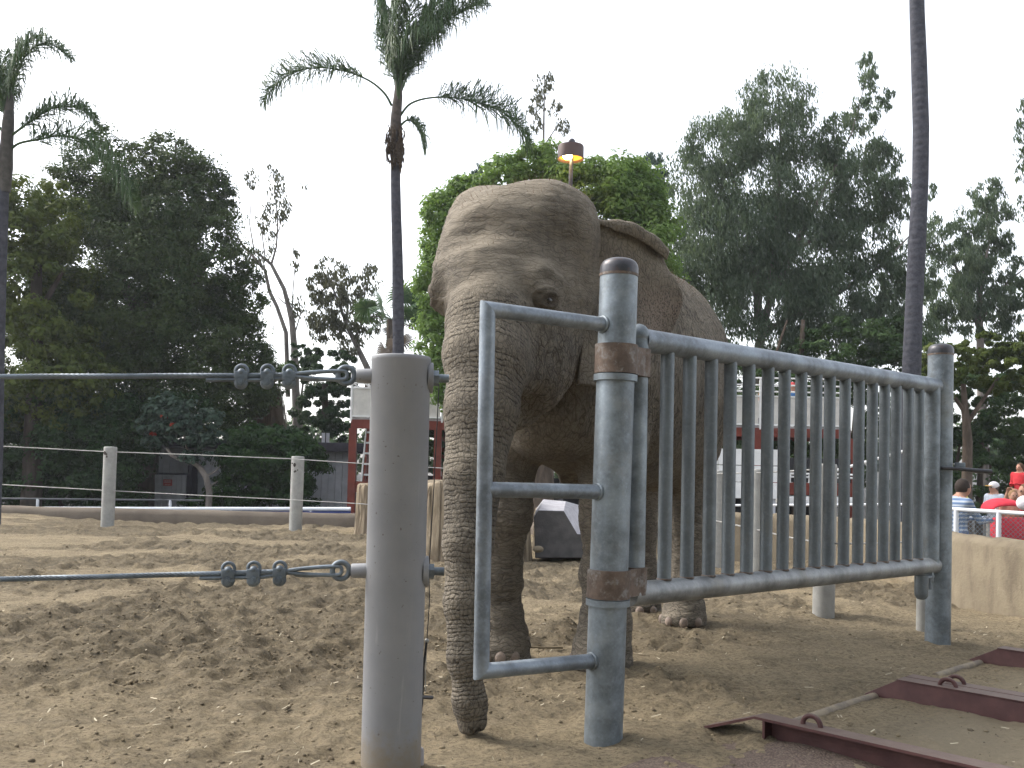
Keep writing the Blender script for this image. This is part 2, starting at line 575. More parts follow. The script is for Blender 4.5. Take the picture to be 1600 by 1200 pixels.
# enclosure kerb line (plan view), used to drop the ground outside
WALL_PTS = [PG(1640, 985, 0.0), PG(1600, 962, 0.0), PG(1500, 938, 0.0)]
def base_height(x, y):
    left = 0.17 * smooth01(-x, 6.0, 12.5) * smooth01(y, 8, 17) - 0.05 * smooth01(y, 14, 18)
    out_far = smooth01(y, 20.4, 21.4) * 0.55 
    # right: outside the beige wall
    wx = np.interp(y, [5, 8.6, 9.6, 11.9, 12.8, 13.4, 13.9, 14.2, 22], [5.9, 4.72, 4.5, 4.8, 4.3, 3.5, 2.5, 0.5, 0.5])
    out_r = smooth01(x - wx, 0.3, 0.6) * 0.45 * (y > 8)
    return left * (1 - out_far) - np.maximum(out_far, out_r)

def rough_mask(x, y):
    p = np.stack([x * 0.75 + 3, y * 0.95, np.zeros_like(x)], 1)
    n = fbm(p, 4, .6)
    m = smooth01(n + 0.35 * smooth01(y, 4.6, 6.5) + .02, -0.12, 0.42)
    m = m * (.30 + .70 * smooth01(y + .35 * n, 4.9, 6.1))
    return m * (1 - 0.75 * smooth01(x, 1.0, 2.2) * (1 - smooth01(y, 8, 9)))

def height(x, y):
    z = base_height(x, y).astype(np.float32)
    inside = (1 - smooth01(np.abs(x), 11, 16)) * (1 - smooth01(y, 20, 21))
    rm = rough_mask(x, y)
    zero = np.zeros_like(x)
    fl = 1 - 0.7 * smooth01(x, 1.0, 2.0) * (1 - smooth01(y, 7, 8.5))
    b = 0.028 * fbm(np.stack([x * 0.9, y * 0.9, zero + 2], 1), 3)
    # scuffed ridges and footprints
    rid = 1 - np.abs(fbm(np.stack([x * 2.1 + 9, y * 1.5, zero + 5], 1), 3))
    c = 0.030 * (rid - 0.6) * rm
    d = 0.030 * fbm(np.stack([x * 7, y * 5, zero + 8], 1), 3) * (0.42 + rm)
    e = (0.017 * np.maximum(0, fbm(np.stack([x * 17, y * 13, zero + 1], 1), 2)) + 0.009 * np.maximum(0, vnoise(np.stack([x * 34, y * 26, zero + 3], 1)) + .1)) * (0.34 + rm)
    return z + inside * (fl * (b + c) + d * (.5 + .5 * fl) + e), rm

GX, GY = np.meshgrid(gx, gy, indexing='ij')
hz, rmask = height(GX.ravel(), GY.ravel())
# footprints: shallow round prints with raised rims
for k in range(46):
    fx = rng.uniform(-5, 3); fy = rng.uniform(4.2, 13)
    r = rng.uniform(0.14, 0.24)
    ar = rng.uniform(.7, 1.4); sk = rng.uniform(-.4, .4)
    d = np.hypot(GX.ravel() - fx + sk * (GY.ravel() - fy), (GY.ravel() - fy) * ar) / r
    d = d * (1 + .18 * np.sin(3 * np.arctan2(GY.ravel() - fy, GX.ravel() - fx) + k))
    sel = d < 1.8
    dd = d[sel]
    hz[sel] += -0.013 * np.clip(1 - dd ** 3, 0, 1) + 0.004 * np.exp(-((dd - 1.15) / 0.25) ** 2)
nxg, nyg = GX.shape
ids = np.arange(nxg * nyg).reshape(nxg, nyg)
gq = np.stack([ids[:-1, :-1], ids[1:, :-1], ids[1:, 1:], ids[:-1, 1:]], -1).reshape(-1, 4)
gv = np.stack([GX.ravel(), GY.ravel(), hz], 1)

def ground_z(x, y):
    z, _ = height(np.array([x], dtype=np.float32), np.array([y], dtype=np.float32))
    return float(z[0])

def mat_ground():
    t = NT('sandy_soil'); p = t.pos()
    rm = t.attr('rough')
    n1 = t.noise(t.vec_scale(p, (.7, 1.5, 1)), 1.7, 6, .68, .5); n2 = t.noise(p, 16, 6, .72); n3 = t.noise(p, 42, 6, .8)
    f = t.math('ADD', t.math('MULTIPLY', rm, .40), t.math('MULTIPLY', t.math('SUBTRACT', n2, .5), 1.3))
    f = t.math('ADD', f, t.math('MULTIPLY', t.math('SUBTRACT', n1, .42), 1.25))
    c = t.mix(t.ramp(f, -.15, .75), (.335, .272, .176), (.140, .116, .080))
    c = t.mix(t.math('MULTIPLY', t.ramp(n3, .44, .66), .75), c, (.072, .06, .045))  # fine dark mottle, deepened in colour to stand in for small soil shadows
    c = t.mix(t.math('MULTIPLY', t.ramp(t.noise(p, 120, 3, .6), .60, .70), .5), c, (.34, .285, .20))
    c = t.mix(t.math('MULTIPLY', t.ramp(t.noise(p, 9, 5, .7), .52, .68), .35), c, (.32, .255, .17))
    rt = t.math('MULTIPLY', t.attr('track'), .8)
    c = t.mix(rt, c, (.32, .27, .19))
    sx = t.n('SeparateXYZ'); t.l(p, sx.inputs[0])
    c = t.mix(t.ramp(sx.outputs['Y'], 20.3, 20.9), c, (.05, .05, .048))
    h = t.math('ADD', n2, t.math('MULTIPLY', n3, 1.1))
    return t.finish(c, .95, 0, h, .034, .9, .12)
M['soil'] = mat_ground()
gme = np_mesh('sandy_ground', gv, gq)
attr(gme, 'rough', rmask)
tr_d = (GX.ravel() - 0.85) * 0.70 - (GY.ravel() - 4.0) * 0.714
attr(gme, 'track', smooth01(tr_d, 0.0, 0.5) * (1 - smooth01(tr_d, 2.4, 3.4)) * (1 - smooth01(GY.ravel(), 7, 8)))
ground = put('sandy_ground', gme, M['soil'])
tag(ground, 'dry trampled sandy soil floor of the elephant yard', None, None, 'structure')

# loose clods and straw
def ico_lumps(name, pts, sizes, mat):
    t = (1 + 5 ** .5) / 2
    base = np.array([(-1, t, 0), (1, t, 0), (-1, -t, 0), (1, -t, 0), (0, -1, t), (0, 1, t), (0, -1, -t), (0, 1, -t), (t, 0, -1), (t, 0, 1), (-t, 0, -1), (-t, 0, 1)], dtype=np.float32) / 1.9
    fc = np.array([(0, 11, 5), (0, 5, 1), (0, 1, 7), (0, 7, 10), (0, 10, 11), (1, 5, 9), (5, 11, 4), (11, 10, 2), (10, 7, 6), (7, 1, 8), (3, 9, 4), (3, 4, 2), (3, 2, 6), (3, 6, 8), (3, 8, 9), (4, 9, 5), (2, 4, 11), (6, 2, 10), (8, 6, 7), (9, 8, 1)])
    n = len(pts)
    v = base[None] * (1 + 0.5 * (rng.random((n, 12, 1)) - .5)) * sizes[:, None, None] * np.array([1.15, 1.0, 0.7]) * (0.7 + 0.6 * rng.random((n, 1, 3)))
    a = rng.random(n) * 6.28; ca, sa = np.cos(a)[:, None], np.sin(a)[:, None]
    x = v[:, :, 0] * ca - v[:, :, 1] * sa; y = v[:, :, 0] * sa + v[:, :, 1] * ca
    v = np.stack([x, y, v[:, :, 2]], -1) + pts[:, None, :]
    q = (fc[None] + (np.arange(n) * 12)[:, None, None]).reshape(-1, 3)
    me = np_mesh(name, v.reshape(-1, 3), q, True)
    return put(name, me, mat)
n = 56000
cy = 3.7 + (rng.random(n) ** 1.5) * 13
cx = (rng.random(n) * 2 - 1) * (cy * 0.62)
z, rmv = height(cx.astype(np.float32), cy.astype(np.float32))
keep = rng.random(n) < (0.06 + 0.94 * rmv ** 1.5)
cx, cy, z = cx[keep], cy[keep], z[keep]
sz = 0.003 + 0.0105 * rng.random(len(cx)) ** 4
def mat_clod():
    t = NT('soil_clod'); g = t.n('NewGeometry')
    c = t.mix(g.outputs['Random Per Island'], (.115, .094, .066), (.24, .195, .13))
    return t.finish(c, .95, 0, t.noise(g.outputs['Position'], 90, 4), .004, 1, .1)
M['clod'] = mat_clod()
tag(ico_lumps('dirt_clods', np.stack([cx, cy, z + sz * .05], 1).astype(np.float32), sz.astype(np.float32), M['clod']),
    'small dark soil clods scattered over the trampled ground', None, None, 'stuff')
n = 560
cy = 3.75 + (rng.random(n) ** 1.8) * 8
cx = (rng.random(n) * 2 - 1) * (cy * 0.6)
z, _ = height(cx.astype(np.float32), cy.astype(np.float32))
L = 0.006 + 0.026 * rng.random(n) ** 3.2; a = rng.random(n) * 6.28; w = 0.0014 + 0.0016 * rng.random(n)
dx, dy = np.cos(a) * L, np.sin(a) * L; nx_, ny_ = -np.sin(a) * w, np.cos(a) * w
zz = z + 0.006; tl = rng.random(n) * 0.012
sv = np.stack([np.stack([cx - dx - nx_, cy - dy - ny_, zz], 1), np.stack([cx + dx - nx_, cy + dy - ny_, zz + tl], 1),
               np.stack([cx + dx + nx_, cy + dy + ny_, zz + tl + .002], 1), np.stack([cx - dx + nx_, cy - dy + ny_, zz + .002], 1)], 1)
sme = np_mesh('straw_bits', sv.reshape(-1, 3), np.arange(n * 4).reshape(n, 4), False)
M['straw'] = simple('dry_straw', (.50, .44, .32), .8)
tag(put('straw_bits', sme, M['straw']), 'pale bits of straw and hay strewn on the soil', None, None, 'stuff')

# ------------------------------------------------------------------ elephant
E_YAW = R(27)
E_F = np.array([-math.sin(E_YAW), -math.cos(E_YAW), 0]); E_L = np.array([math.cos(E_YAW), -math.sin(E_YAW), 0])
E_O = np.array([0.26, 6.0, 0.0])
E_M = np.stack([E_F, E_L, np.array([0, 0, 1.0])], 1)         # local -> world columns
def to_body(p):
    return (np.array(p) - E_O) @ E_M
def to_world(v):
    return v @ E_M.T + E_O
def BP(px, py, Y):
    return to_body(P(px, py, Y))
H0 = np.array([0.79, 0.10, 2.10])
def hd(f, l, u): return H0 + np.array([f, l, u])

E = Field((-2.85, -0.85, -0.02), (1.75, 0.95, 2.95), 0.0125)
# torso
E.ell((-1.05, 0.02, 1.88), (1.20, 0.67, 0.82), .1)
E.ell((-1.80, 0.07, 1.90), (0.70, 0.575, 0.85), .15)
E.ell((-0.30, 0.0, 1.86), (0.66, 0.54, 0.66), .15)
E.ell((-1.15, 0.02, 2.38), (0.95, 0.34, 0.42), .2)
E.ell((0.12, 0.02, 1.62), (0.34, 0.34, 0.36), .15)
# neck
E.cap((-0.25, 0.02, 2.02), hd(-.22, -.02, .06), 0.50, 0.40, .15)
# legs
def leg(pts, rad, k=.07):
    E.chain([to_body(p) for p in pts], rad, k)
rf = [P(785, 1032, 6.1) + Vector((0, 0, .09)), P(778, 975, 6.1), P(777, 900, 6.1), P(784, 800, 6.1), P(790, 700, 6.15), P(800, 600, 6.3)]
rf[0].z = .09
leg(rf, [.175, .148, .150, .185, .225, .27])
lf = [P(940, 1040, 5.95), P(945, 975, 5.95), P(946, 900, 5.97), P(955, 800, 6.0), P(953, 700, 6.1), P(950, 600, 6.3)]
lf[0].z = .09
leg(lf, [.185, .150, .155, .185, .225, .27])
for q in (rf, lf):
    b = to_body(q[0]); E.cap((b[0] + .02, b[1], .03), (b[0] + .02, b[1], .10), .19, .165, .05)
    E.ell((b[0] + .10, b[1], .05), (.11, .15, .10), .05)
    b2 = to_body(q[3]); E.ell((b2[0] + .05, b2[1], b2[2] - .02), (.16, .17, .2), .08)
lh = [P(1069, 970, 7.63), P(1071, 910, 7.66), P(1070, 830, 7.7), P(1072, 760, 7.68), P(1080, 690, 7.6), P(1078, 610, 7.5)]
lh[0].z = .09
leg(lh, [.165, .132, .135, .160, .22, .33])
rh = [P(1002, 955, 8.2), P(1002, 900, 8.23), P(1000, 830, 8.28), P(1000, 760, 8.25), P(1005, 690, 8.15), P(1010, 610, 8.05)]
rh[0].z = .09
leg(rh, [.165, .132, .135, .165, .25, .34])
for q in (lh, rh):
    b = to_body(q[0]); E.cap((b[0], b[1], .03), (b[0], b[1], .10), .175, .15, .05)
    E.ell((b[0] + .12, b[1], .05), (.11, .14, .09), .05)
# skin flap behind the elbow, tail
E.ell(BP(893, 738, 6.5), (.2, .06, .12), .06)
E.chain([(-2.48, 0, 2.0), (-2.62, 0, 1.7), (-2.66, .02, 1.2), (-2.64, .04, .75)], [.07, .05, .03, .025], .04)
# head
E.ell(hd(-.10, 0, .12), (.44, .405, .50), .10)
E.ell(hd(.10, -.012, .14), (.33, .328, .38), .10)
for s in (-1, 1):
    E.ell(hd(-.10, s * .195 , .415 if s > 0 else .43), (.34, .235, .27), .11)
    E.ell(hd(.22, s * .275, .045 if s > 0 else .085), (.16, .115, .13), .07)
    E.ell(hd(.235, s * .315, -.035 if s > 0 else .02), (.085, .065, .075), .04)
    E.ell(hd(.03, s * .165 + .02, -.27), (.29, .165, .30), .12)
    E.ell(hd(.26, s * .16 + .03, -.36), (.14, .10, .16), .08)
E.ell(hd(.30, 0, .06), (.21, .20, .25), .10)
E.ell(hd(.02, 0, .36), (.34, .27, .285), .10)
E.ell(hd(.10, -.105, .24), (.27, .27, .24), .10)
# jaw and lower lip
E.cap(hd(-.02, 0, -.50), hd(.24, 0, -.66), .19, .10, .10)
E.cap(hd(.24, 0, -.66), hd(.36, 0, -.72), .085, .04, .05)
# hollows: between the domes, temples, under the forehead, cheek, mouth corner
E.ell(hd(.10, 0, .745), (.36, .045, .08), .08, sub=True)
for s in (-1, 1):
    E.ell(hd(.18, s * (.44 if s > 0 else .50), .27), (.13, .10, .14), .12, sub=True)
    E.ell(hd(-.02, s * .53, .08), (.10, .12, .26), .08, sub=True)
    E.ell(hd(.25, s * .40, -.33), (.10, .09, .07), .08, sub=True)
E.ell(hd(.53, 0, .34), (.15, .22, .07), .12, sub=True)
# trunk
TR = [(772, 445, 4.98), (765, 500, 4.86), (760, 560, 4.76), (752, 640, 4.66), (741, 740, 4.57), (732, 850, 4.50), (726, 940, 4.45), (727, 1030, 4.42), (734, 1095, 4.41), (738, 1128, 4.41)]
TRr = [.20, .212, .208, .175, .136, .111, .097, .082, .070, .062]
TRb = [BP(*t) for t in TR]
E.chain(TRb, TRr, .05)
tip = TRb[-1]
E.ell(tip + np.array([.035, 0, -.045]), (.022, .025, .045), .03)
E.ell(tip + np.array([.0, .02, -.01]), (.03, .02, .05), .02, sub=True)
# eye sockets
EYE = {}
for s in (1, -1):
    EYE[s] = hd(.285, s * .352, -.04 if s > 0 else .015)
for s in (1, -1):
    E.ell(EYE[s] + np.array([.02, s * .03, 0]), (.045, .04, .026), .03, sub=True)
    E.ell(EYE[s] + np.array([.02, s * .05, -.10]), (.09, .05, .025), .05, sub=True)
    E.ell(EYE[s] + np.array([.05, s * .04, .11]), (.09, .05, .03), .06, sub=True)
E.floor(0.0)
EV, EQ = E.nets()
del E
EV = relax(EV, EQ, 3, .5).astype(np.float32)
EN = vnormals(EV, EQ)

# regions
def seg_dist(V, pts, rad):
    best = np.full(len(V), 9.0, dtype=np.float32); sb = np.zeros(len(V), dtype=np.float32); acc = 0.0
    for i in range(len(pts) - 1):
        a, b = np.array(pts[i]), np.array(pts[i + 1]); d = b - a; L = np.linalg.norm(d)
        t = np.clip(((V - a) @ d) / (L * L), 0, 1)
        q = np.linalg.norm(V - a - t[:, None] * d, axis=1) - (rad[i] + (rad[i + 1] - rad[i]) * t)
        m = q < best
        best[m] = q[m]; sb[m] = (acc + t * L)[m]; acc += L
    return best, sb
dT, sT = seg_dist(EV, TRb, TRr)
w_trunk = (1 - smooth01(dT, .02, .07)) * smooth01(sT, .10, .30) * (EV[:, 0] > .75)
w_head = smooth01(EV[:, 0], .25, .50) * (1 - w_trunk)
w_leg = (1 - smooth01(EV[:, 2], 1.0, 1.45)) * (1 - w_trunk) * (1 - w_head)
w_body = np.clip(1 - w_trunk - w_head - w_leg, 0, 1)
disp = np.zeros(len(EV), dtype=np.float32)
disp += 0.008 * fbm(EV * 3.2, 3)
# body folds: mostly vertical; neck and cheek folds
fold = fbm(np.stack([EV[:, 0] * 15, EV[:, 1] * 8, EV[:, 2] * 2.6], 1), 3)
disp += 0.016 * (0.30 - np.abs(fold)) * (w_body + .35 * w_leg)
fl2 = fbm(np.stack([EV[:, 0] * 5, EV[:, 1] * 5, EV[:, 2] * 19], 1), 2)
disp += 0.011 * (0.30 - np.abs(fl2)) * (w_leg * .9)
fl3 = fbm(np.stack([EV[:, 0] * 12 + 4, EV[:, 1] * 12, EV[:, 2] * 5.0], 1), 3)
hl = EV - H0
low = smooth01(-hl[:, 2], -.05, .25)
side = smooth01(np.abs(hl[:, 1]), .22, .36)
disp += 0.016 * (0.28 - np.abs(fl3)) * w_head * np.clip(low + .6 * side, 0, 1)
fh = fbm(np.stack([EV[:, 0] * 4, EV[:, 1] * 3.0, EV[:, 2] * 15], 1), 3)
disp += 0.0075 * (0.28 - np.abs(fh)) * w_head * (1 - low)
# trunk: uneven ring folds
ph = sT * (2 * math.pi / .062) + 2.2 * fbm(EV * 5, 2)
disp += 0.0012 * np.cos(ph) * w_trunk * smooth01(sT, .3, .55)
# eyelid rings
for s in (1, -1):
    d = EV - EYE[s]; rr = np.sqrt(d[:, 0] ** 2 * .8 + d[:, 1] ** 2 * .3 + (d[:, 2] * 1.25) ** 2)
    m = rr < .19
    rm_ = rr[m]
    disp[m] += (1.0 if s == 1 else .35) * (0.014 * np.cos((rm_ - .045) * 2 * math.pi / .038) * np.exp(-(rm_ / .085) ** 2) * smooth01(rm_, .028, .05)).astype(np.float32)
    disp[m] -= 0.012 * np.exp(-((rm_ - .12) / .05) ** 2) * (d[m][:, 2] > -.02)
EV = EV + EN * disp[:, None]
EV[:, 2] = np.maximum(EV[:, 2], 0.0)

# left ear as a folded sheet rooted in the head, plus the far one
def ear_sheet(s):
    nu, nt = 30, 46
    out_d = np.array([-.80, s * .47, 0]); out_d /= np.linalg.norm(out_d)
    nrm = np.array([.47, s * .80, 0]); nrm /= np.linalg.norm(nrm)
    front = np.zeros((nt, nu, 3))
    for j in range(nt):
        t = (j - 6) / (nt - 7)                       # <0: the rolled top rim
        tt = max(t, 0)
        root = hd(-.24 + .10 * tt, s * (.37 - .03 * tt), .475 - .90 * tt)
        width = (.50 + .16 * smooth01(np.array([tt]), .0, .35)[0]) * (1 - 1.55 * max(0, tt - .50) ** 1.5)
        width = max(width, .06)
        for i in range(nu):
            q = i / (nu - 1)
            drop = -.07 * q * q * (1 - tt) - .03 * q + .02 * math.sin(q * 3.1) * (1 - tt)
            p = root + out_d * (width * q) + np.array([0, 0, drop])
            wav = .020 * math.sin(q * 6 + tt * 5) * q + .016 * math.sin(q * 3 - tt * 9 + 1) * q
            p = p + nrm * (wav + .05 * math.sin(q * 2.4) - .10 * q * q * tt)
            if t < 0:
                k = -t * (nt - 7) / 6.0               # 0..1 along the roll
                fw = (.35 + .65 * math.sin(min(1, q * 1.1) * math.pi * .75)) * smooth01(np.array([q]), .02, .25)[0]
                p = p + nrm * (.032 * math.sin(k * 2.6) * fw) + np.array([0, 0, (.012 * math.sin(k * 3.1) - .050 * k * k) * fw])
            front[j, i] = p
    front = front.reshape(-1, 3)
    idx_ = np.arange(nt * nu).reshape(nt, nu)
    q = np.stack([idx_[:-1, :-1], idx_[:-1, 1:], idx_[1:, 1:], idx_[1:, :-1]], -1).reshape(-1, 4)
    return front, q, nt, nu, nrm
def ear_solid(s):
    v, q, nt, nu, nrm = ear_sheet(s)
    def mid(v, nt, nu):                               # one midpoint subdivision of the grid
        g = v.reshape(nt, nu, 3)
        G = np.zeros((2 * nt - 1, 2 * nu - 1, 3))
        G[::2, ::2] = g; G[1::2, ::2] = (g[1:] + g[:-1]) / 2
        G[:, 1::2] = (G[:, 2::2] + G[:, :-2:2]) / 2
        return G.reshape(-1, 3), 2 * nt - 1, 2 * nu - 1
    v, nt, nu = mid(v, nt, nu)
    idx_ = np.arange(nt * nu).reshape(nt, nu)
    q = np.stack([idx_[:-1, :-1], idx_[:-1, 1:], idx_[1:, 1:], idx_[1:, :-1]], -1).reshape(-1, 4)
    N = vnormals(v, q)
    if (N @ nrm).mean() < 0: N = -N; q = q[:, ::-1]
    wr = fbm(np.stack([v[:, 0] * 9, v[:, 1] * 9, v[:, 2] * 4], 1).astype(np.float32), 3)
    v = v + N * (.008 * wr)[:, None]
    th = .022
    back = v - N * th
    n0 = len(v)
    V = np.concatenate([v, back]); Q = [q, (q + n0)[:, ::-1]]
    rim = np.concatenate([idx_[0, :], idx_[1:, -1], idx_[-1, -2::-1], idx_[-2:0:-1, 0]])
    r2 = np.roll(rim, -1)
    Q.append(np.stack([rim, r2, r2 + n0, rim + n0], 1))
    jj = np.repeat(np.arange(nt), nu) / (nt - 1); qq = np.tile(np.arange(nu), nt) / (nu - 1)
    pk = smooth01(qq, .35, .75) * smooth01(jj, .32, .5)
    return V, np.concatenate(Q), np.concatenate([pk, pk])
allV = [EV]; allQ = [EQ]; off = len(EV)
ears_w = []; pinks = []
for s in (1, -1):
    v, q, pk = ear_solid(s); pinks.append(pk)
    if s == -1: v = v + np.array([-.02, .10, 0])
    allV.append(v); allQ.append(q + off); off += len(v); ears_w.append(len(v))
V = np.concatenate(allV).astype(np.float32); Q = np.concatenate(allQ)
ne = sum(ears_w)
pad = lambda a, v=0.0: np.concatenate([a, np.full(ne, v, dtype=np.float32)])
W = to_world(V)
eme = np_mesh('elephant', W, Q)
attr(eme, 'w_trunk', pad(w_trunk)); attr(eme, 's_trunk', pad(sT)); attr(eme, 'w_head', pad(w_head))
attr(eme, 'w_pink', np.concatenate([np.zeros(len(EV))] + pinks)); attr(eme, 'w_low', pad(np.clip(low, 0, 1)))
attr(eme, 'w_leg', pad(w_leg)); attr(eme, 'w_body', pad(w_body)); attr(eme, 'w_ear', np.concatenate([np.zeros(len(EV)), np.ones(ne)]))
eye_m = np.zeros(len(V), dtype=np.float32)
for s in (1, -1):
    d = V - EYE[s]; eye_m = np.maximum(eye_m, np.exp(-(np.linalg.norm(d, axis=1) / .065) ** 2))
attr(eme, 'w_eye', eye_m)
bl = eme.attributes.new('body_co', 'FLOAT_VECTOR', 'POINT')
bl.data.foreach_set('vector', V.astype(np.float32).ravel())

def mat_skin():
    t = NT('elephant_skin')
    an = t.n('Attribute'); an.attribute_name = 'body_co'; p = an.outputs['Vector']
    wt, wh, wl, wb, we = (t.attr(x) for x in ('w_trunk', 'w_head', 'w_leg', 'w_body', 'w_ear'))
    s = t.attr('s_trunk')
    warp = t.noise(p, 6, 3, .6)
    # trunk rings: closer together towards the tip, broken by noise
    phs = t.math('ADD', t.math('MULTIPLY', s, 205.0), t.math('MULTIPLY', t.math('MULTIPLY', s, s), 30.0))
    phs = t.math('ADD', phs, t.math('MULTIPLY', warp, 17.0))
    phs = t.math('ADD', phs, t.math('MULTIPLY', t.noise(p, 21, 3, .6), 6.0))
    ring = t.math('ADD', t.math('MULTIPLY', t.math('SINE', phs), .5), .5)
    depth_v = t.ramp(t.noise(p, 13, 4, .65), .36, .62)          # some folds are deep, some nearly vanish
    ring_cr = t.math('MULTIPLY', t.math('SUBTRACT', 1.0, t.ramp(ring, .0, .30)), t.math('ADD', t.math('MULTIPLY', depth_v, .95), .05))
    wv = t.n('VectorMath', operation='ADD'); nz = t.n('TexNoise'); nz.inputs['Scale'].default_value = 7
    t.l(p, nz.inputs['Vector']); sc = t.n('VectorMath', operation='SCALE'); sc.inputs['Scale'].default_value = .10
    t.l(nz.outputs['Color'], sc.inputs[0]); t.l(p, wv.inputs[0]); t.l(sc.outputs[0], wv.inputs[1]); pw = wv.outputs[0]
    def crack(scale, w): return t.math('SUBTRACT', 1.0, t.ramp(t.voro(t.vec_scale(pw, scale), 1.0), 0, w))
    fine = crack((75, 66, 92), .22)
    trunk_cr = t.math('ADD', ring_cr, t.math('MULTIPLY', crack((50, 50, 22), .15), .60))
    lowm = t.attr('w_low')
    cheek = t.math('MAXIMUM', crack((34, 28, 13), .13), t.math('MULTIPLY', crack((50, 44, 40), .13), .6))
    brow = t.math('MAXIMUM', t.math('MULTIPLY', crack((9, 9, 46), .10), .50), t.math('MULTIPLY', crack((40, 34, 70), .12), .22))
    head_cr = t.math('ADD', t.math('MULTIPLY', cheek, lowm), t.math('MULTIPLY', brow, t.math('SUBTRACT', 1.0, lowm)))
    leg_cr = t.math('MAXIMUM', t.math('MULTIPLY', crack((11, 11, 58), .13), .85), t.math('MULTIPLY', crack((46, 46, 80), .14), .4))
    bod_cr = t.math('MAXIMUM', t.math('MULTIPLY', crack((44, 32, 9), .13), .9), t.math('MULTIPLY', crack((20, 20, 50), .10), .4))
    ear_cr = t.math('MULTIPLY', crack((46, 46, 20), .14), .5)
    cr = t.math('MULTIPLY', trunk_cr, wt)
    for a, b in ((head_cr, wh), (leg_cr, wl), (bod_cr, wb), (ear_cr, we)):
        cr = t.math('ADD', cr, t.math('MULTIPLY', a, b))
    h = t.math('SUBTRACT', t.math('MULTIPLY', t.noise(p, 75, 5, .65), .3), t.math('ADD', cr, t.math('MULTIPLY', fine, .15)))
    h = t.math('ADD', h, t.math('MULTIPLY', t.math('MULTIPLY', ring, wt), .22))
    # colour
    n1 = t.noise(p, 3.6, 6, .68); n2 = t.noise(p, 22, 5, .65)
    c = t.mix(t.ramp(n1, .33, .68), (.116, .102, .084), (.212, .184, .145))
    c = t.mix(t.math('MULTIPLY', t.ramp(n2, .35, .75), .5), c, (.24, .207, .162))
    # dust lies on what faces up, creases are coloured darker
    g = t.n('NewGeometry'); sx = t.n('SeparateXYZ'); t.l(g.outputs['Normal'], sx.inputs[0])
    dust = t.math('MULTIPLY', t.ramp(sx.outputs['Z'], .05, .9), .55)
    c = t.mix(dust, c, (.29, .248, .187))
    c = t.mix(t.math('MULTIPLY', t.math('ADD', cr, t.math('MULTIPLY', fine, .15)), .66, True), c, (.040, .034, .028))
    # freckled pink patch towards the ear rim
    sp = t.ramp(t.voro(p, 66, 'F1'), .30, .48)
    pm = t.math('MULTIPLY', t.attr('w_pink'), t.ramp(t.noise(p, 5, 3, .5), .30, .50))
    pink = t.mix(sp, (.085, .068, .058), (.255, .20, .165))
    c = t.mix(t.math('MULTIPLY', pm, .6), c, pink)
    c = t.mix(t.math('MULTIPLY', t.attr('w_eye'), .8), c, (.04, .030, .025))
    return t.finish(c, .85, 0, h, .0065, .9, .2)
M['skin'] = mat_skin()
el = empty('elephant', tuple(E_O), 'grey brown wrinkled elephant standing behind the gate with its trunk touching the ground', 'elephant')
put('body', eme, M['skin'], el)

M['eye'] = simple('elephant_eye', (.014, .008, .005), .15, 0, .2, 30, 0, 60, .6)
for s in (1, -1):
    mb = MB(); c = to_world(EYE[s] + np.array([-.018, -s * .026, .000])); mb.ball(Vector(c), .036, 20, 14)
    mb.build('eye', M['eye'], el)
def mat_nail():
    t = NT('toenail'); p = t.pos()
    c = t.mix(t.ramp(t.noise(p, 18, 4), .35, .7), (.15, .118, .095), (.27, .21, .17))
    return t.finish(c, .6, 0, t.noise(t.vec_scale(p, (1, 1, 5)), 25, 3), .004, .6)
M['nail'] = mat_nail()
for q, rx, n_ in ((rf, .20, 5), (lf, .20, 5), (lh, .20, 4), (rh, .20, 4)):
    b = to_body(q[0])
    for k in range(n_):
        a = R(-62 + 124 * k / (n_ - 1))
        c = np.array([b[0] + .037 + math.cos(a) * .182, b[1] + math.sin(a) * .166, .045])
        mb = MB(); w_ = to_world(c)
        rot = Matrix.Rotation(math.atan2(*(E_M @ np.array([math.cos(a), math.sin(a), 0]))[[1, 0]]), 3, 'Z')
        mb.ball(Vector(w_), (.024, .036, .040), 12, 8, rot)
        mb.build('toenail', M['nail'], el)
# sparse hair on the crown and along the back
top = np.where((EN[:, 2] > .55) & (EV[:, 2] > 2.3))[0]
pick = rng.choice(top, 1500, replace=False)
b = W[pick]; dirs = EN[pick] @ E_M.T + (rng.random((len(pick), 3)) - .5) * .9
ln = (.014 + .022 * rng.random(len(pick)))[:, None]
tipp = b + dirs * ln; sd = np.cross(dirs, rng.random((len(pick), 3)) - .5); sd = sd / (np.linalg.norm(sd, axis=1, keepdims=True) + 1e-6) * .0011
hv = np.stack([b - sd, b + sd, tipp], 1).reshape(-1, 3)
hme = np_mesh('hair', hv, np.arange(len(hv)).reshape(-1, 3), False)
M['hair_e'] = simple('elephant_hair', (.16, .085, .05), .6)
put('hair', hme, M['hair_e'], el)

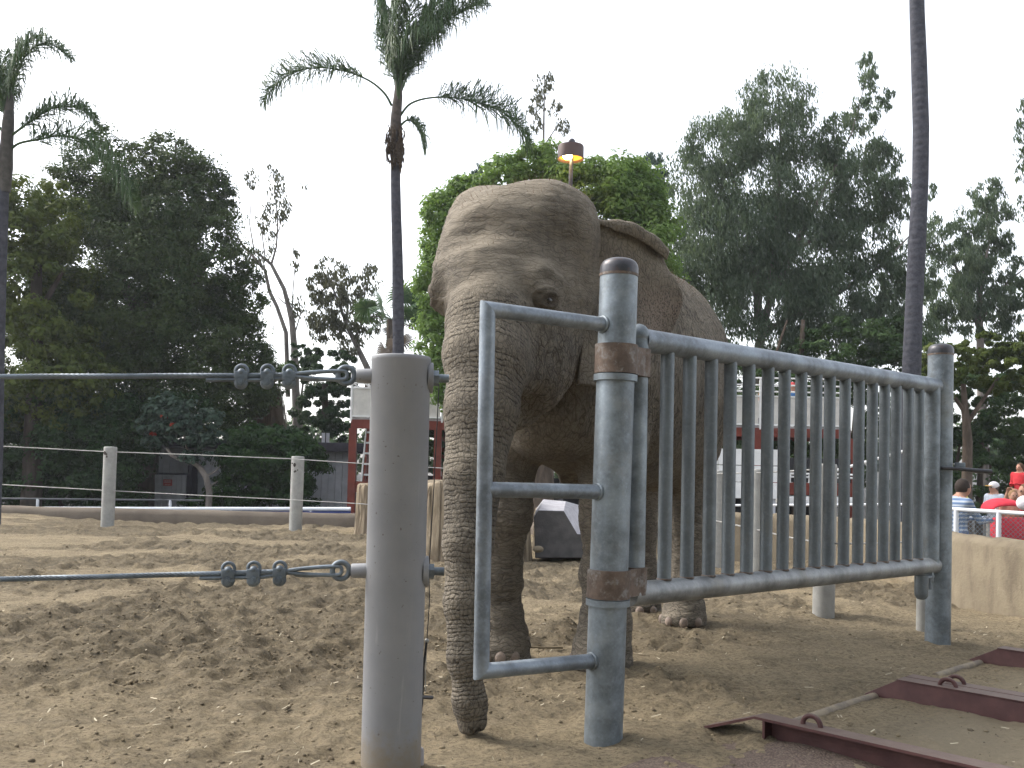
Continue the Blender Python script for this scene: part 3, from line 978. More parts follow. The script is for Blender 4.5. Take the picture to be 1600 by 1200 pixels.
# ------------------------------------------------------------------ gate and its posts
def lerp(a, b, t): return Vector(a) + (Vector(b) - Vector(a)) * t
HB = Vector((0.445, 4.42, 0.0)); LB = Vector((3.13, 7.03, 0.0))     # hinge post and latch post bases
gdir = (LB - HB).normalized(); gperp = Vector((gdir.y, -gdir.x, 0))   # gperp points to the visitor side
PR = 0.088
def dome_cap(mb, base, r, h):
    prof = [(r + .002, 0), (r + .002, h * .35)]
    for k in range(1, 8):
        a = k / 7 * math.pi / 2
        prof.append(((r + .002) * (math.cos(a) * .55 + .45 * (1 - (k / 7) ** 3)) if k < 7 else .012, h * .35 + h * .65 * math.sin(a)))
    mb.lathe(base, prof, 32)
def steel_post(name, base, top, label, cat, group=None):
    root = empty(name, base, label, cat, group)
    ax = (Vector(top) - Vector(base)); L = ax.length; ax.normalize()
    mb = MB(); mb.lathe(Vector(base) - ax * .3, [(PR, 0), (PR, L + .3 - .075)], 40, ax); mb.build('pipe', M['galv'], root)
    mb = MB(); mb.lathe(Vector(base) + ax * (L - .083), [(PR + .003, 0), (PR + .003, .012)], 40, ax); mb.build('weld_ring', M['rust_band'], root)
    prof = [(PR + .0015, 0), (PR + .0015, .028)]
    for k in range(1, 9):
        a = k / 8 * math.pi / 2
        prof.append((PR * (math.cos(a) ** .55) if k < 8 else .01, .028 + .045 * math.sin(a)))
    mb = MB(); mb.lathe(Vector(base) + ax * (L - .071), prof, 40, ax); mb.build('cap', M['cap_dark'], root)
    return root, ax
hinge_top = P(968, 405, 4.42); hinge_top.y = HB.y
hp, hax = steel_post('gate_post', HB, hinge_top, 'thick galvanised hinge post carrying the gate and a welded pipe loop, directly before the elephant', 'gate post', 'steel gate posts')
latch_top = P(1470, 538, 7.03)
lp, lax = steel_post('gate_post', LB, latch_top, 'galvanised latch post at the far right end of the gate, a rod sticking out', 'gate post', 'steel gate posts')

# pipe loop welded to the hinge post (three rungs, one upright)
fd = Vector((-0.825, -0.565, 0)).normalized()
top_o = P(762, 483, 4.03); bot_o = P(752, 1049, 4.03)
bar_r = .0335
def on_post(z): return HB + hax * (z / hax.z)
zt, zm, zb = P(945, 507, 4.37).z, P(945, 769, 4.37).z, P(932, 1034, 4.37).z
upr_t = top_o; upr_b = bot_o
qt, qb = on_post(zt), on_post(zb)
ud_ = (upr_t - upr_b).normalized()
def bis(a, b): return (a.normalized() - b.normalized()).normalized()
nt_ = bis(ud_, (qt - upr_t)); nb_ = bis(ud_ * -1, (qb - upr_b))
# mitre planes hold the bisector of the two pipes and the loop's own normal
nt_ = (ud_ + (qt - upr_t).normalized()).normalized(); nb_ = (-ud_ + (qb - upr_b).normalized()).normalized()
mb = MB(); mb.mitre(upr_b, upr_t, bar_r, nb_, nt_, 28); mb.build('loop_upright', M['galv_gate'], hp, angle=50)
zmid = lerp(upr_b, upr_t, (P(765, 765, 4.03).z - upr_b.z) / (upr_t.z - upr_b.z))
for z_, c_, nn_ in ((zt, upr_t, nt_), (zb, upr_b, nb_), (zm, zmid, None)):
    q = on_post(z_)
    d_ = (q - c_).normalized()
    mb = MB(); mb.mitre(c_, q, bar_r - .0004, nn_, None, 28); mb.build('loop_rung', M['galv_gate'], hp, angle=50)
    wc = q - d_ * (PR - .002)
    mb = MB(); mb.torus(wc, bar_r + .002, .007, d_, 24, 8); mb.build('weld', M['galv'], hp)

# the gate leaf
gate = empty('swing_gate', HB, 'long galvanised pipe gate of upright bars hung between two steel posts', 'gate')
g0 = HB + gdir * (PR + .075); g1 = LB - gdir * (PR + .04)
g0 = HB + gdir * .205
z_top0, z_top1 = P(1040, 533, 4.60).z, P(1455, 602, 6.93).z
z_bot0, z_bot1 = P(1040, 927, 4.60).z, P(1450, 884, 6.93).z
hs_r, rr, ls_r = .050, .056, .055
at_t = lambda t: lerp(g0, g1, t)
Lg = (g1 - g0).length
ztop = lambda t: z_top0 + (z_top1 - z_top0) * t
zbot = lambda t: z_bot0 + (z_bot1 - z_bot0) * t
z3 = lambda p, z: Vector((p.x, p.y, z))
mb = MB(); mb.tube([z3(at_t(.0), zbot(0) - .0), z3(at_t(0), ztop(0) + .035)], hs_r, 28); mb.build('hinge_stile', M['galv'], gate)
mb = MB(); mb.tube([z3(at_t(1), zbot(1)), z3(at_t(1), ztop(1))], ls_r, 28); mb.build('latch_stile', M['galv'], gate)
mb = MB(); mb.tube([z3(at_t(0.004), ztop(0)), z3(at_t(1.0) + gdir * ls_r, ztop(1))], rr, 32); mb.build('top_rail', M['galv_gate'], gate)
mb = MB(); mb.tube([z3(at_t(-.012), zbot(0)), z3(at_t(1.0) + gdir * ls_r, zbot(1))], rr + .002, 32); mb.build('bottom_rail', M['rail_dusty'], gate)
# rounded end plate over the top rail's hinge end
mb = MB(); mb.ball(z3(at_t(0.0), ztop(0) + .02), (hs_r + .004, hs_r + .004, .055), 24, 14); mb.build('stile_cap', M['galv'], gate)
bar_px = [1040, 1075, 1109, 1139, 1168, 1198, 1224, 1250, 1274, 1295, 1319, 1341, 1362, 1381, 1399, 1418, 1435]
bar_mesh = None
for i, px in enumerate(bar_px):
    # where the ray through this column meets the gate's vertical plane
    d = CAM_M @ Vector(((px - 800) / F_PX, -(760 - PY0) / F_PX, -1.0))
    a = np.array([[d.x, -gdir.x], [d.y, -gdir.y]]); s_ = np.linalg.solve(a, np.array([g0.x, g0.y]))
    q = g0 + gdir * float(s_[1]); t_ = float(s_[1]) / Lg
    mb = MB(); mb.tube([z3(q, zbot(t_) + .02), z3(q, ztop(t_) - .02)], .0345, 18); mb.build('bar', M['galv_bar'], gate)
    mb = MB(); mb.torus(z3(q, zbot(t_) + rr + .001), .033, .006, (0, 0, 1), 18, 6)
    mb.build('bar_weld', M['rust_band'], gate)
# hinge bands: a collar round the post and one round the stile, joined by a plate
for zc, hgt in ((P(965, 562, 4.42).z, .135), (P(955, 912, 4.42).z, .130)):
    pc = on_post(zc)
    mb = MB()
    mb.lathe(pc - hax * hgt / 2, [(PR + .001, 0), (PR + .011, .001), (PR + .011, hgt), (PR + .001, hgt + .001)], 40, hax)
    sc = z3(at_t(0), zc)
    mb.lathe(sc - Vector((0, 0, hgt / 2)), [(hs_r + .001, 0), (hs_r + .010, .001), (hs_r + .010, hgt), (hs_r + .001, hgt + .001)], 28)
    mb.bar(pc + gdir * .05 + gperp * .056, sc + gperp * .047, .014, hgt - .004)
    mb.bar(pc + gdir * .05 - gperp * .056, sc - gperp * .047, .014, hgt - .004)
    mb.build('hinge_band', M['rust_band'], gate)
    mb = MB(); mb.lathe(pc - hax * (hgt / 2 + .034), [(PR + .001, 0), (PR + .013, .001), (PR + .013, .030), (PR + .001, .031)], 40, hax)
    mb.build('hinge_ring', M['galv'], hp)
# drop bolt under the latch end
db = z3(at_t(.945), zbot(.945) - rr) + gperp * .01
mb = MB(); mb.lathe(db - Vector((0, 0, .175)), [(.008, 0), (.03, .006), (.043, .025), (.047, .05), (.047, .17)], 24); mb.build('drop_bolt', M['galv_bar'], gate)
mb = MB(); mb.box(db + Vector((0, 0, -.02)) + gdir * .07, (.2, .05, .016), Matrix.Rotation(math.atan2(gdir.y, gdir.x), 3, 'Z'))
mb.box(db + Vector((0, 0, -.012)) + gdir * .14, (.03, .05, .10), Matrix.Rotation(math.atan2(gdir.y, gdir.x), 3, 'Z')); mb.build('bolt_bracket', M['galv'], gate, bevel=.003)
mb = MB(); q = db + gdir * .125; mb.tube([q + Vector((0, 0, -.02)), q + Vector((0, 0, -.11))], .022, 16); mb.build('keeper_pipe', M['galv_bar'], gate)
# latch hardware on the latch post
zl = P(1470, 732, 7.0).z
a_ = z3(LB, zl) + Vector((0.02, -PR - .012, 0))
mb = MB(); pts = [a_ + Vector((-.05, 0, .004)), a_ + Vector((.07, -.002, 0)), a_ + Vector((.20, 0, -.012)), a_ + Vector((.315, .0, -.016))]
mb.tube(pts, [.011, .013, .017, .016], 12); mb.build('latch_rod', M['cap_dark'], lp)
mb = MB(); mb.box(a_ + Vector((.10, .03, .02)), (.07, .03, .05)); mb.build('rod_guide', M['galv'], lp, bevel=.004)
for py in (752, 775, 818):
    mb = MB(); mb.box(z3(LB, P(1465, py, 6.95).z) + Vector((-.055, -PR + .012, 0)), (.05, .022, .012 if py != 818 else .16)); mb.build('latch_stop', M['galv'] if py == 818 else M['cap_dark'], lp, bevel=.002)

# ------------------------------------------------------------------ painted anchor post and its two cables
ab = P(610.5, 1197, 3.85); ab.z = 0
at_ = P(627, 557, 3.85)
anchor = empty('cable_post', ab, 'thick grey painted post in the foreground where two steel cables are anchored', 'post')
aax = (at_ - ab).normalized(); aL = (at_ - ab).length; AR = .1185
mb = MB(); mb.lathe(ab - aax * .3, [(AR, 0), (AR, .3 + aL - .022), (AR + .001, .3 + aL - .020), (AR + .001, .3 + aL - .006), (AR - .003, .3 + aL - .001), (AR - .012, .3 + aL), (.01, .3 + aL + .001)], 64, aax)
mb.build('pipe', M['post_paint'], anchor, angle=60)
CABLES = []
cdir = Vector((-1.34, -.18, 0))
for z0, zl_, pyn in ((P(568, 588, 3.85).z, P(0, 588, 3.67).z, 596), (P(560, 891, 3.85).z, P(0, 905, 3.67).z, 893)):
    c0 = ab + aax * (z0 / aax.z)
    far = Vector((-1.96, 3.67, zl_))
    d = (far - Vector((c0.x, c0.y, z0))).normalized()
    CABLES.append((c0, d, z0))
    hd_ = Vector((d.x, d.y, 0)).normalized()
    mb = MB(); mb.lathe(c0 + hd_ * (AR - .012), [(.030, 0), (.028, .066), (.025, .070)], 28, hd_); mb.build('sleeve', M['post_paint'], anchor)
    mb = MB(); mb.lathe(c0 - hd_ * (AR - .01), [(.062, 0), (.062, .020), (.056, .022)], 32, -hd_); mb.build('washer', M['post_paint'], anchor)
    mb = MB(); mb.lathe(c0 - hd_ * (AR + .012), [(.032, 0), (.032, .022)], 6, -hd_); mb.build('nut', M['hardware'], anchor, angle=20)
    mb = MB(); mb.lathe(c0 - hd_ * (AR + .02), [(.017, 0), (.017, .055)], 16, -hd_); mb.build('bolt_end', M['hardware'], anchor)

def make_cable(i, c0, d, label, up):
    root = empty('wire_cable', c0, label, 'cable', 'steel cables anchored to the grey post')
    hd_ = Vector((d.x, d.y, 0)).normalized()
    ring_c = c0 + hd_ * (AR + .098)
    n_ = Vector((-hd_.y, hd_.x, 0)).normalized()
    if n_.y > 0: n_ = -n_                                  # towards the camera
    upv = Vector((0, 0, 1))
    mb = MB(); mb.torus(ring_c, .033, .0105, n_, 32, 12); mb.build('eye_bolt', M['hardware'], root)
    s0 = ring_c + d * .012
    # rope: six strands wound round a core, from the loop outwards
    rp = .0105
    st = s0 + d * .19
    end = s0 + d * 3.6
    L = (end - st).length; ns = 420
    mb = MB()
    e1 = upv - d * upv.dot(d); e1.normalize(); e2 = d.cross(e1)
    sag = lambda t: -upv * (.010 * math.sin(math.pi * min(1, t * .8)))
    for k in range(6):
        pts = []
        for j in range(ns + 1):
            t = j / ns; a = 2 * math.pi * (k / 6 + t * L / .115)
            pts.append(st + d * (L * t) + sag(t) + (e1 * math.cos(a) + e2 * math.sin(a)) * rp * .62)
        mb.tube(pts, rp * .42, 5, cap=False)
    mb.build('rope', M['hardware'], root)
    # loop round a thimble
    for sgn in (1, -1):
        mb = MB()
        for k in range(2):
            pts = []
            for j in range(15):
                t = j / 14
                w = .013 * math.sin(math.pi * (t * .5 + .0)) ** .8
                a = (1 - t) * .19
                ctr = s0 + d * a
                pts.append(ctr + upv * sgn * (w + .004) + n_ * (.007 * (k * 2 - 1)))
            pts.append(s0 - d * .012 + upv * sgn * .014 + n_ * (.007 * (k * 2 - 1)))
            pts.append(s0 - d * .016 + n_ * (.007 * (k * 2 - 1)))
            mb.tube(pts, .0075, 8)
        mb.build('rope_loop', M['hardware'], root)
    mb = MB(); mb.ball(s0 + d * .10 - upv * .016, (.07, .012, .009), 16, 8, Matrix((d, e2, e1)).transposed()); mb.build('thimble', M['hardware'], root)
    # the dead end lies along the live rope up to the last clip
    mb = MB(); mb.tube([st - d * .01 - upv * .002, st + d * .10 - upv * .019, st + d * .34 - upv * .019], .0085, 8); mb.build('dead_end', M['hardware'], root)
    offs = (.21, .295, .395) if i == 0 else (.225, .325, .422)
    for k, o_ in enumerate(offs):
        cc = s0 + d * o_
        mb = MB()
        mb.box(cc - upv * .004, (.050, .040, .036), Matrix((d, n_, upv)).transposed())
        mb.ball(cc - upv * .030 + n_ * .004, (.027, .015, .027), 16, 10, Matrix((d, n_, upv)).transposed())
        mb.ball(cc + upv * .012 + n_ * .006, (.016, .018, .015), 14, 8, Matrix((d, n_, upv)).transposed())
        clip = mb.build('cable_clip', M['hardware'], root, bevel=.003)
        mb = MB(); mb.torus(cc + upv * .016, .023, .0068, n_, 20, 8, -.3, math.pi + .3, d if n_.cross(d).z > 0 else -d); mb.build('u_bolt', M['hardware'], clip)
        mb = MB(); mb.lathe(cc - upv * .030 + n_ * .020, [(.0165, 0), (.0165, .012)], 6, n_); mb.lathe(cc - upv * .030 + n_ * .031, [(.008, 0), (.008, .009)], 10, n_)
        mb.build('nut', M['hardware'], clip, angle=20)
make_cable(0, CABLES[0][0], CABLES[0][1], 'upper of two twisted steel cables clamped to the foreground grey post, seen against trees', 1)
make_cable(1, CABLES[1][0], CABLES[1][1], 'lower of two twisted steel cables clamped to the foreground grey post, seen against soil', 1)

# black wire hanging beside the anchor post
mb = MB()
wp = [P(686, 600, 3.92), P(678, 760, 3.93), P(670, 893, 3.94), P(671, 940, 3.94), P(667, 1000, 3.94)]
hw = empty('hanging_wire', (wp[2].x, wp[2].y, 0), 'thin black wire hanging down beside the foreground grey post into a short conduit', 'wire')
mb.tube(wp, .0022, 6); mb.build('upper_strand', M['black_wire'], hw)
mb = MB(); wq = [P(667, 1000, 3.94), P(662, 1040, 3.94), P(660, 1090, 3.93), P(656, 1130, 3.93), P(654.5, 1168, 3.92)]
mb.tube(wq, .0052, 8); mb.build('lower_strand', M['black_wire'], hw)
mb = MB(); mb.tube([P(667, 1000, 3.945), P(665, 1050, 3.945), P(665, 1082, 3.945)], .0016, 6); mb.build('loose_strand', M['wire'], hw)
mb = MB(); mb.ball(P(667, 1001, 3.94), (.009, .008, .009), 10, 6); mb.build('knot', M['wire'], hw)
mb = MB(); mb.tube([P(655, 1089, 3.90), P(675, 1090, 3.96)], .008, 8); mb.build('wire_clamp', M['cap_dark'], hw)
mb = MB(); q = P(654, 1180, 3.92); mb.lathe((q.x, q.y, -.02), [(.022, 0), (.022, .075), (.018, .085)], 16); mb.build('conduit', M['concrete'], hw)

# ------------------------------------------------------------------ half-buried steel beams and pipe by the gate
def mat_beam():
    t = NT('oxide_beam_paint'); p = t.pos()
    c = t.mix(t.ramp(t.noise(p, 9, 5, .6), .3, .7), (.068, .030, .030), (.10, .046, .044))
    g = t.n('NewGeometry'); sx = t.n('SeparateXYZ'); t.l(g.outputs['Normal'], sx.inputs[0])
    dust = t.math('MULTIPLY', t.ramp(sx.outputs['Z'], .4, .95), t.math('ADD', t.math('MULTIPLY', t.noise(p, 18, 5, .7), .6), .25))
    c = t.mix(dust, c, (.17, .142, .115))
    return t.finish(c, .6, .1, t.noise(p, 70, 4), .002, .6)
M['beam'] = mat_beam()
bdir = Vector((.70, -.714, 0)).normalized(); bx = Vector((bdir.y, -bdir.x, 0)); bx = -bx  # bx: towards far side
if bx.y < 0: bx = -bx
def bpt(s, o, z, base): return base + bdir * s + bx * o + Vector((0, 0, z))
def eyelet(base, s, o, z, parent):
    c = bpt(s, o, z, base)
    mb = MB(); mb.torus(c, .042, .0115, bx if bx.cross(bdir).z > 0 else -bx, 20, 10, 0, math.pi, bdir); mb.build('lifting_eye', M['beam'], parent)
def prism(mb, prof, base, o0, o1):
    n = len(prof)
    vs = [bpt(s, o0, z, base) for s, z in prof] + [bpt(s, o1, z, base) for s, z in prof]
    fs = [tuple(range(n))[::-1], tuple(range(n, 2 * n))] + [(i, (i + 1) % n, n + (i + 1) % n, n + i) for i in range(n)]
    mb.add(vs, fs)
BL = 2.3; BH = .103
# 1: open channel facing the camera
B1 = PG(1196, 1158); b1 = empty('steel_beam', B1, 'dark red steel channel nearest the camera, its sloped nose ending in sand', 'beam', 'dark red steel beams in the ground')
mb = MB(); prism(mb, [(-.03, -.1), (-.03, BH - .012), (BL, BH - .012), (BL, -.1)], B1, .05, .062); mb.build('web', M['beam'], b1)
mb = MB(); prism(mb, [(-.05, BH - .012), (-.05, BH), (BL, BH), (BL, BH - .012)], B1, -.015, .085); mb.build('top_flange', M['beam'], b1)
mb = MB(); prism(mb, [(-.32, -.01), (-.32, .004), (-.05, BH), (-.05, BH - .012)], B1, -.015, .085); mb.build('nose_plate', M['beam'], b1)
mb = MB(); prism(mb, [(-.010, -.1), (-.010, BH - .013), (.002, BH - .013), (.002, -.1)], B1, -.012, .05); mb.build('end_rib', M['beam'], b1)
eyelet(B1, .20, .045, BH, b1)
# 2: two beams side by side
B2 = PG(1395, 1092)
for k, (o0, o1, lab) in enumerate(((0, .105, 'near one of the paired dark red beams, lying in front of its twin'), (.118, .21, 'far one of the paired dark red beams, half hidden by its twin'))):
    b2 = empty('steel_beam', B2 + bx * o0, lab, 'beam', 'dark red steel beams in the ground')
    mb = MB(); prism(mb, [(-.16, -.1), (-.16, .0), (.02, BH), (BL, BH), (BL, -.1)], B2, o0, o1); mb.build('body', M['beam'], b2, bevel=.004)
    mb = MB(); prism(mb, [(.02, BH + .001), (.02, BH + .006), (BL, BH + .006), (BL, BH + .001)], B2, o0 - .004, o1 - .002); mb.build('top_flange', M['beam'], b2)
    eyelet(B2, .27, (o0 + o1) / 2, BH, b2)
B3 = PG(1553, 1038)
b3 = empty('steel_beam', B3, 'dark red steel beam farthest away, at the right edge near the latch post', 'beam', 'dark red steel beams in the ground')
mb = MB(); prism(mb, [(-.17, -.1), (-.17, .0), (.02, BH), (BL, BH), (BL, -.1)], B3, 0, .11); mb.build('body', M['beam'], b3, bevel=.004)
mb = MB(); prism(mb, [(.02, BH + .001), (.02, BH + .006), (BL, BH + .006), (BL, BH + .001)], B3, -.004, .114); mb.build('top_flange', M['beam'], b3)
eyelet(B3, .22, .055, BH, b3)
# half-buried pipe joining the noses
def mat_dpipe():
    t = NT('dusty_pipe'); p = t.pos()
    c = t.mix(t.ramp(t.noise(p, 8, 5, .7), .35, .65), (.27, .225, .16), (.16, .135, .11))
    return t.finish(c, .85, 0, t.noise(p, 60, 4), .003, .6)
M['dusty_pipe'] = mat_dpipe()
pa, pb = PG(1228, 1133), PG(1392, 1078)
mb = MB(); mb.tube([pa + Vector((0, 0, -.008)), lerp(pa, pb, .5) + Vector((0, 0, -.006)), pb + Vector((0, 0, -.012))], .026, 14); o = mb.build('buried_pipe', M['dusty_pipe'])
tag(o, 'half buried pipe between the nearest channel and the paired beams', 'pipe', 'half buried pipes linking the beams')
pa, pb = PG(1462, 1056), PG(1540, 1032)
mb = MB(); mb.tube([pa - Vector((0, 0, .008)), lerp(pa, pb, .5) - Vector((0, 0, .006)), pb - Vector((0, 0, .01))], .026, 14); o = mb.build('buried_pipe', M['dusty_pipe'])
tag(o, 'half buried pipe between the paired beams and the farthest beam', 'pipe', 'half buried pipes linking the beams')
# coarse grit in front of the nearest channel
def mat_grit():
    t = NT('reddish_grit'); p = t.pos()
    v = t.voro(p, 95, 'F1'); n = t.noise(p, 40, 4, .7)
    c = t.mix(t.ramp(v, .1, .6), (.17, .125, .10), (.08, .057, .047))
    c = t.mix(t.math('MULTIPLY', t.ramp(n, .4, .7), .5), c, (.19, .155, .118))
    return t.finish(c, .9, 0, v, .006, .8)
M['grit'] = mat_grit()
nu, nv = 70, 40
gp = []
for i in range(nu):
    for j in range(nv):
        s = -.22 + i / (nu - 1) * 1.9; o_ = .045 - j / (nv - 1) * 1.0
        p = B1 + bdir * s + bx * o_
        edge = min(i / 12, (nu - 1 - i) / 4, (nv - 1 - j) / 8, 1)
        gp.append((p.x, p.y, ground_z(p.x, p.y) * .5 + .016 * edge - .012 + .006 * math.sin(s * 7 + o_ * 5)))
ii = np.arange(nu * nv).reshape(nu, nv)
me = np_mesh('grit_patch', np.array(gp), np.stack([ii[:-1, :-1], ii[:-1, 1:], ii[1:, 1:], ii[1:, :-1]], -1).reshape(-1, 4)[:, ::-1])
tag(put('grit_patch', me, M['grit']), 'reddish coarse grit lying in front of the nearest channel', None, None, 'structure')

# ------------------------------------------------------------------ yard edge: kerb, wall, cable fence
ZB = -0.5                                   # level of the paths outside the yard
def mat_wall():
    t = NT('beige_rendered_wall'); p = t.pos()
    c = t.mix(t.ramp(t.noise(p, 1.6, 5, .6), .3, .7), (.17, .142, .102), (.225, .19, .135))
    c = t.mix(t.math('MULTIPLY', t.ramp(t.noise(t.vec_scale(p, (2.5, 2.5, .7)), 2.2, 6, .7), .44, .68), .8), c, (.125, .102, .076))
    c = t.mix(t.math('MULTIPLY', t.ramp(t.noise(p, 24, 5, .7), .6, .78), .5), c, (.14, .115, .088))
    return t.finish(c, .9, 0, t.noise(p, 32, 6, .7), .012, .7, .1)
M['wall'] = mat_wall()
def swept_wall(name, line, prof, mat, label, n_sub=8, wob=.012):
    """line: plan points; prof: (offset outward, z) closed section. Rounded, slightly uneven."""
    pts = []
    L = [Vector(p) for p in line]
    for i in range(len(L) - 1):
        p0 = L[max(i - 1, 0)]; p1 = L[i]; p2 = L[i + 1]; p3 = L[min(i + 2, len(L) - 1)]
        for k in range(n_sub):
            t = k / n_sub
            pts.append(.5 * ((2 * p1) + (p2 - p0) * t + (2 * p0 - 5 * p1 + 4 * p2 - p3) * t * t + (3 * p1 - p0 - 3 * p2 + p3) * t ** 3))
    pts.append(L[-1])
    vs = []; n = len(prof)
    for i, p in enumerate(pts):
        d = (pts[min(i + 1, len(pts) - 1)] - pts[max(i - 1, 0)]); d.z = 0; d.normalize()
        o = Vector((-d.y, d.x, 0))
        for k, (a, z) in enumerate(prof):
            w = wob * math.sin(i * 1.7 + k * 2.3) + wob * random.uniform(-1, 1)
            vs.append((p.x + o.x * (a + w), p.y + o.y * (a + w), z + p.z + (w * .6 if z > .05 else 0)))
    fs = []
    for i in range(len(pts) - 1):
        for k in range(n):
            k2 = (k + 1) % n
            fs.append((i * n + k, i * n + k2, (i + 1) * n + k2, (i + 1) * n + k))
    fs.append(tuple(range(n))); fs.append(tuple((len(pts) - 1) * n + k for k in range(n))[::-1])
    mb = MB(); mb.add(vs, fs)
    o = mb.build(name, mat, angle=70)
    return tag(o, label, 'wall')
sec = [(.0, -.8), (.0, .02), (-.01, .30), (-.03, .50), (-.02, .59), (.04, .645), (.14, .66), (.24, .645), (.30, .58), (.31, -.8)]
sec = [(-a, z) for a, z in sec]
wl = [(6.3, 5.2, 0), (5.35, 7.0, 0), (4.78, 8.57, 0), (4.60, 9.6, 0), (4.95, 11.4, 0), (4.55, 12.7, 0), (3.75, 13.4, .0), (2.85, 13.8, .0), (1.6, 14.3, .0), (.5, 14.9, -.03)]
swept_wall('retaining_wall', wl, [(-a, z) for a, z in sec][::-1], M['wall'], 'low beige rendered wall edging the yard on the right, with rounded top', 10)
ksec = [(.0, -.8), (.0, -.1), (.02, .08), (.07, .16), (.18, .19), (.32, .17), (.36, .1), (.36, -.8)]
kl = [(-26, 19.2, .06), (-15, 19.4, .05), (-9, 19.6, .04), (-4, 19.8, .02), (-1.5, 19.6, .02), (.2, 18.6, 0), (.8, 16.5, 0)]
def mat_kerb():
    t = NT('grey_brown_kerb'); p = t.pos()
    c = t.mix(t.ramp(t.noise(p, 1.5, 5, .6), .3, .7), (.12, .10, .082), (.18, .152, .122))
    c = t.mix(t.math('MULTIPLY', t.ramp(t.noise(p, 17, 5, .7), .55, .75), .5), c, (.12, .1, .085))
    return t.finish(c, .9, 0, t.noise(p, 30, 5), .01, .6, .1)
M['kerb'] = mat_kerb()
swept_wall('low_kerb_wall', kl, ksec, M['kerb'], 'long low rounded concrete kerb along the far left edge of the yard', 10, .008)

def fence_post(px_b, py_b, Y, py_t, r, label, zoff=-.3, spots=True):
    b = P(px_b, py_b, Y); t = P(px_b + 2, py_t, Y)
    gzv = ground_z(b.x, b.y)
    t.x = b.x + .01
    root = empty('fence_post', b, label, 'post', 'pale round cable fence posts')
    L = t.z - b.z
    mb = MB(); mb.lathe(b + Vector((0, 0, -.4)), [(r, 0), (r, .4 + L - .03), (r * .97, .4 + L - .008), (r * .9, .4 + L), (.01, .4 + L + .004)], 28, (t - b)); mb.build('pipe', M['fence_post'], root, angle=50)
    if spots:
        for k in range(5):
            a = random.uniform(-2.2, -.9); z = L * random.uniform(.72, .97); s_ = random.uniform(.012, .03)
            mb = MB(); mb.ball(b + Vector((math.cos(a) * r, math.sin(a) * r, z)), (s_, .004, s_ * random.uniform(.6, 1.6)), 8, 5, Matrix.Rotation(a + math.pi / 2, 3, 'Z')); mb.build('paint_chip', M['flake'], root)
    return b, t
fence_post(168, 809, 17.9, 698, .118, 'pale cable fence post standing farthest left, on the sand ridge')
fence_post(461.5, 825, 18.0, 713, .120, 'pale cable fence post between the ivy and the grey foreground post')
fence_post(1286, 960, 8.3, 725, .092, 'pale fence post behind the gate with its foot visible below the rail', spots=False)
fence_post(1180, 905, 10.6, 733, .088, 'pale fence post behind the gate before the white screen wall', spots=False)
fence_post(1119, 885, 12.4, 735, .088, 'pale fence post behind the gate beside the hind leg of the elephant', spots=False)
fence_post(1442, 981, 7.7, 742, .055, 'slim pale pipe standing directly behind the latch post', spots=False)
def wire(name, pts, r, label, cat, mat, group):
    mb = MB(); mb.tube(pts, r, 6); o = mb.build(name, mat); return tag(o, label, cat, group)
wire('fence_cable', [P(-120, 692, 18.3), P(0, 697, 18.2), P(161, 705.5, 17.9), P(310, 711, 17.5), P(455, 717, 17.1), P(560, 724, 16.7), P(700, 732, 16.3), P(830, 738, 16)], .0075, 'upper thin cable strung between the far pale posts on the left', 'cable', M['wire'], 'thin fence cables')
wire('fence_cable', [P(-120, 752, 18.3), P(0, 757, 18.2), P(161, 766, 17.9), P(310, 774, 17.5), P(455, 781, 17.1), P(560, 787, 16.7), P(700, 797, 16.3)], .0075, 'lower thin cable strung between the far pale posts on the left', 'cable', M['wire'], 'thin fence cables')
wire('fence_cable', [P(1040, 797, 13.4), P(1115, 813, 12.4), P(1180, 827, 10.6), P(1230, 839, 9.5), P(1286, 849, 8.3), P(1344, 849.5, 8.1), P(1442, 846, 7.7)], .0075, 'lower thin cable behind the gate bars in front of the beige wall', 'cable', M['wire'], 'thin fence cables')
wire('fence_cable', [P(1040, 736, 13.4), P(1119, 740, 12.4), P(1180, 739, 10.6), P(1286, 733, 8.3)], .0075, 'upper thin cable behind the gate bars in front of the white screen wall', 'cable', M['wire'], 'thin fence cables')

M['lamp_grey'] = simple('dull_grey_rail', (.10, .105, .11), .6)
# public railings outside the yard
def railing(px0, px1, Y0, Y1, pyt0, pyt1, label, step, col_top, two=True, group='visitor railings'):
    a, b = P(px0, pyt0, Y0), P(px1, pyt1, Y1)
    root = empty('railing', (a.x, a.y, ZB), label, 'railing', group)
    mb = MB(); mb.tube([a, b], .048 if two else .024, 12); mb.build('top_rail', col_top, root)
    if two:
        mb = MB(); mb.tube([a - Vector((0, 0, .088)), b - Vector((0, 0, .088))], .042, 12); mb.build('shade_pipe', M['rail_shade'], root)  # dark pipe stands in for the shaded underside of the top rail
    n = max(2, int(round((b - a).length / step)))
    for i in range(n + 1):
        p = lerp(a, b, (i + .5) / (n + 1))
        mb = MB(); mb.tube([(p.x, p.y, ZB), (p.x, p.y, p.z)], .035, 10); mb.build('upright', M['rail_white'], root)
railing(-200, 548, 22.5, 22.5, 794.5, 795.5, 'long pale railing before the left hedge, its underside shade added as a dark blue pipe', 2.1, M['rail_white'])
railing(-200, 318, 23.3, 23.3, 777, 782, 'thin dull grey railing low in front of the dark hedge', 2.1, M['lamp_grey'], False)
railing(1085, 1420, 19.5, 17.5, 790, 788, 'pale railing beyond the beige wall, seen between the gate bars', 2.0, M['rail_white'], False)

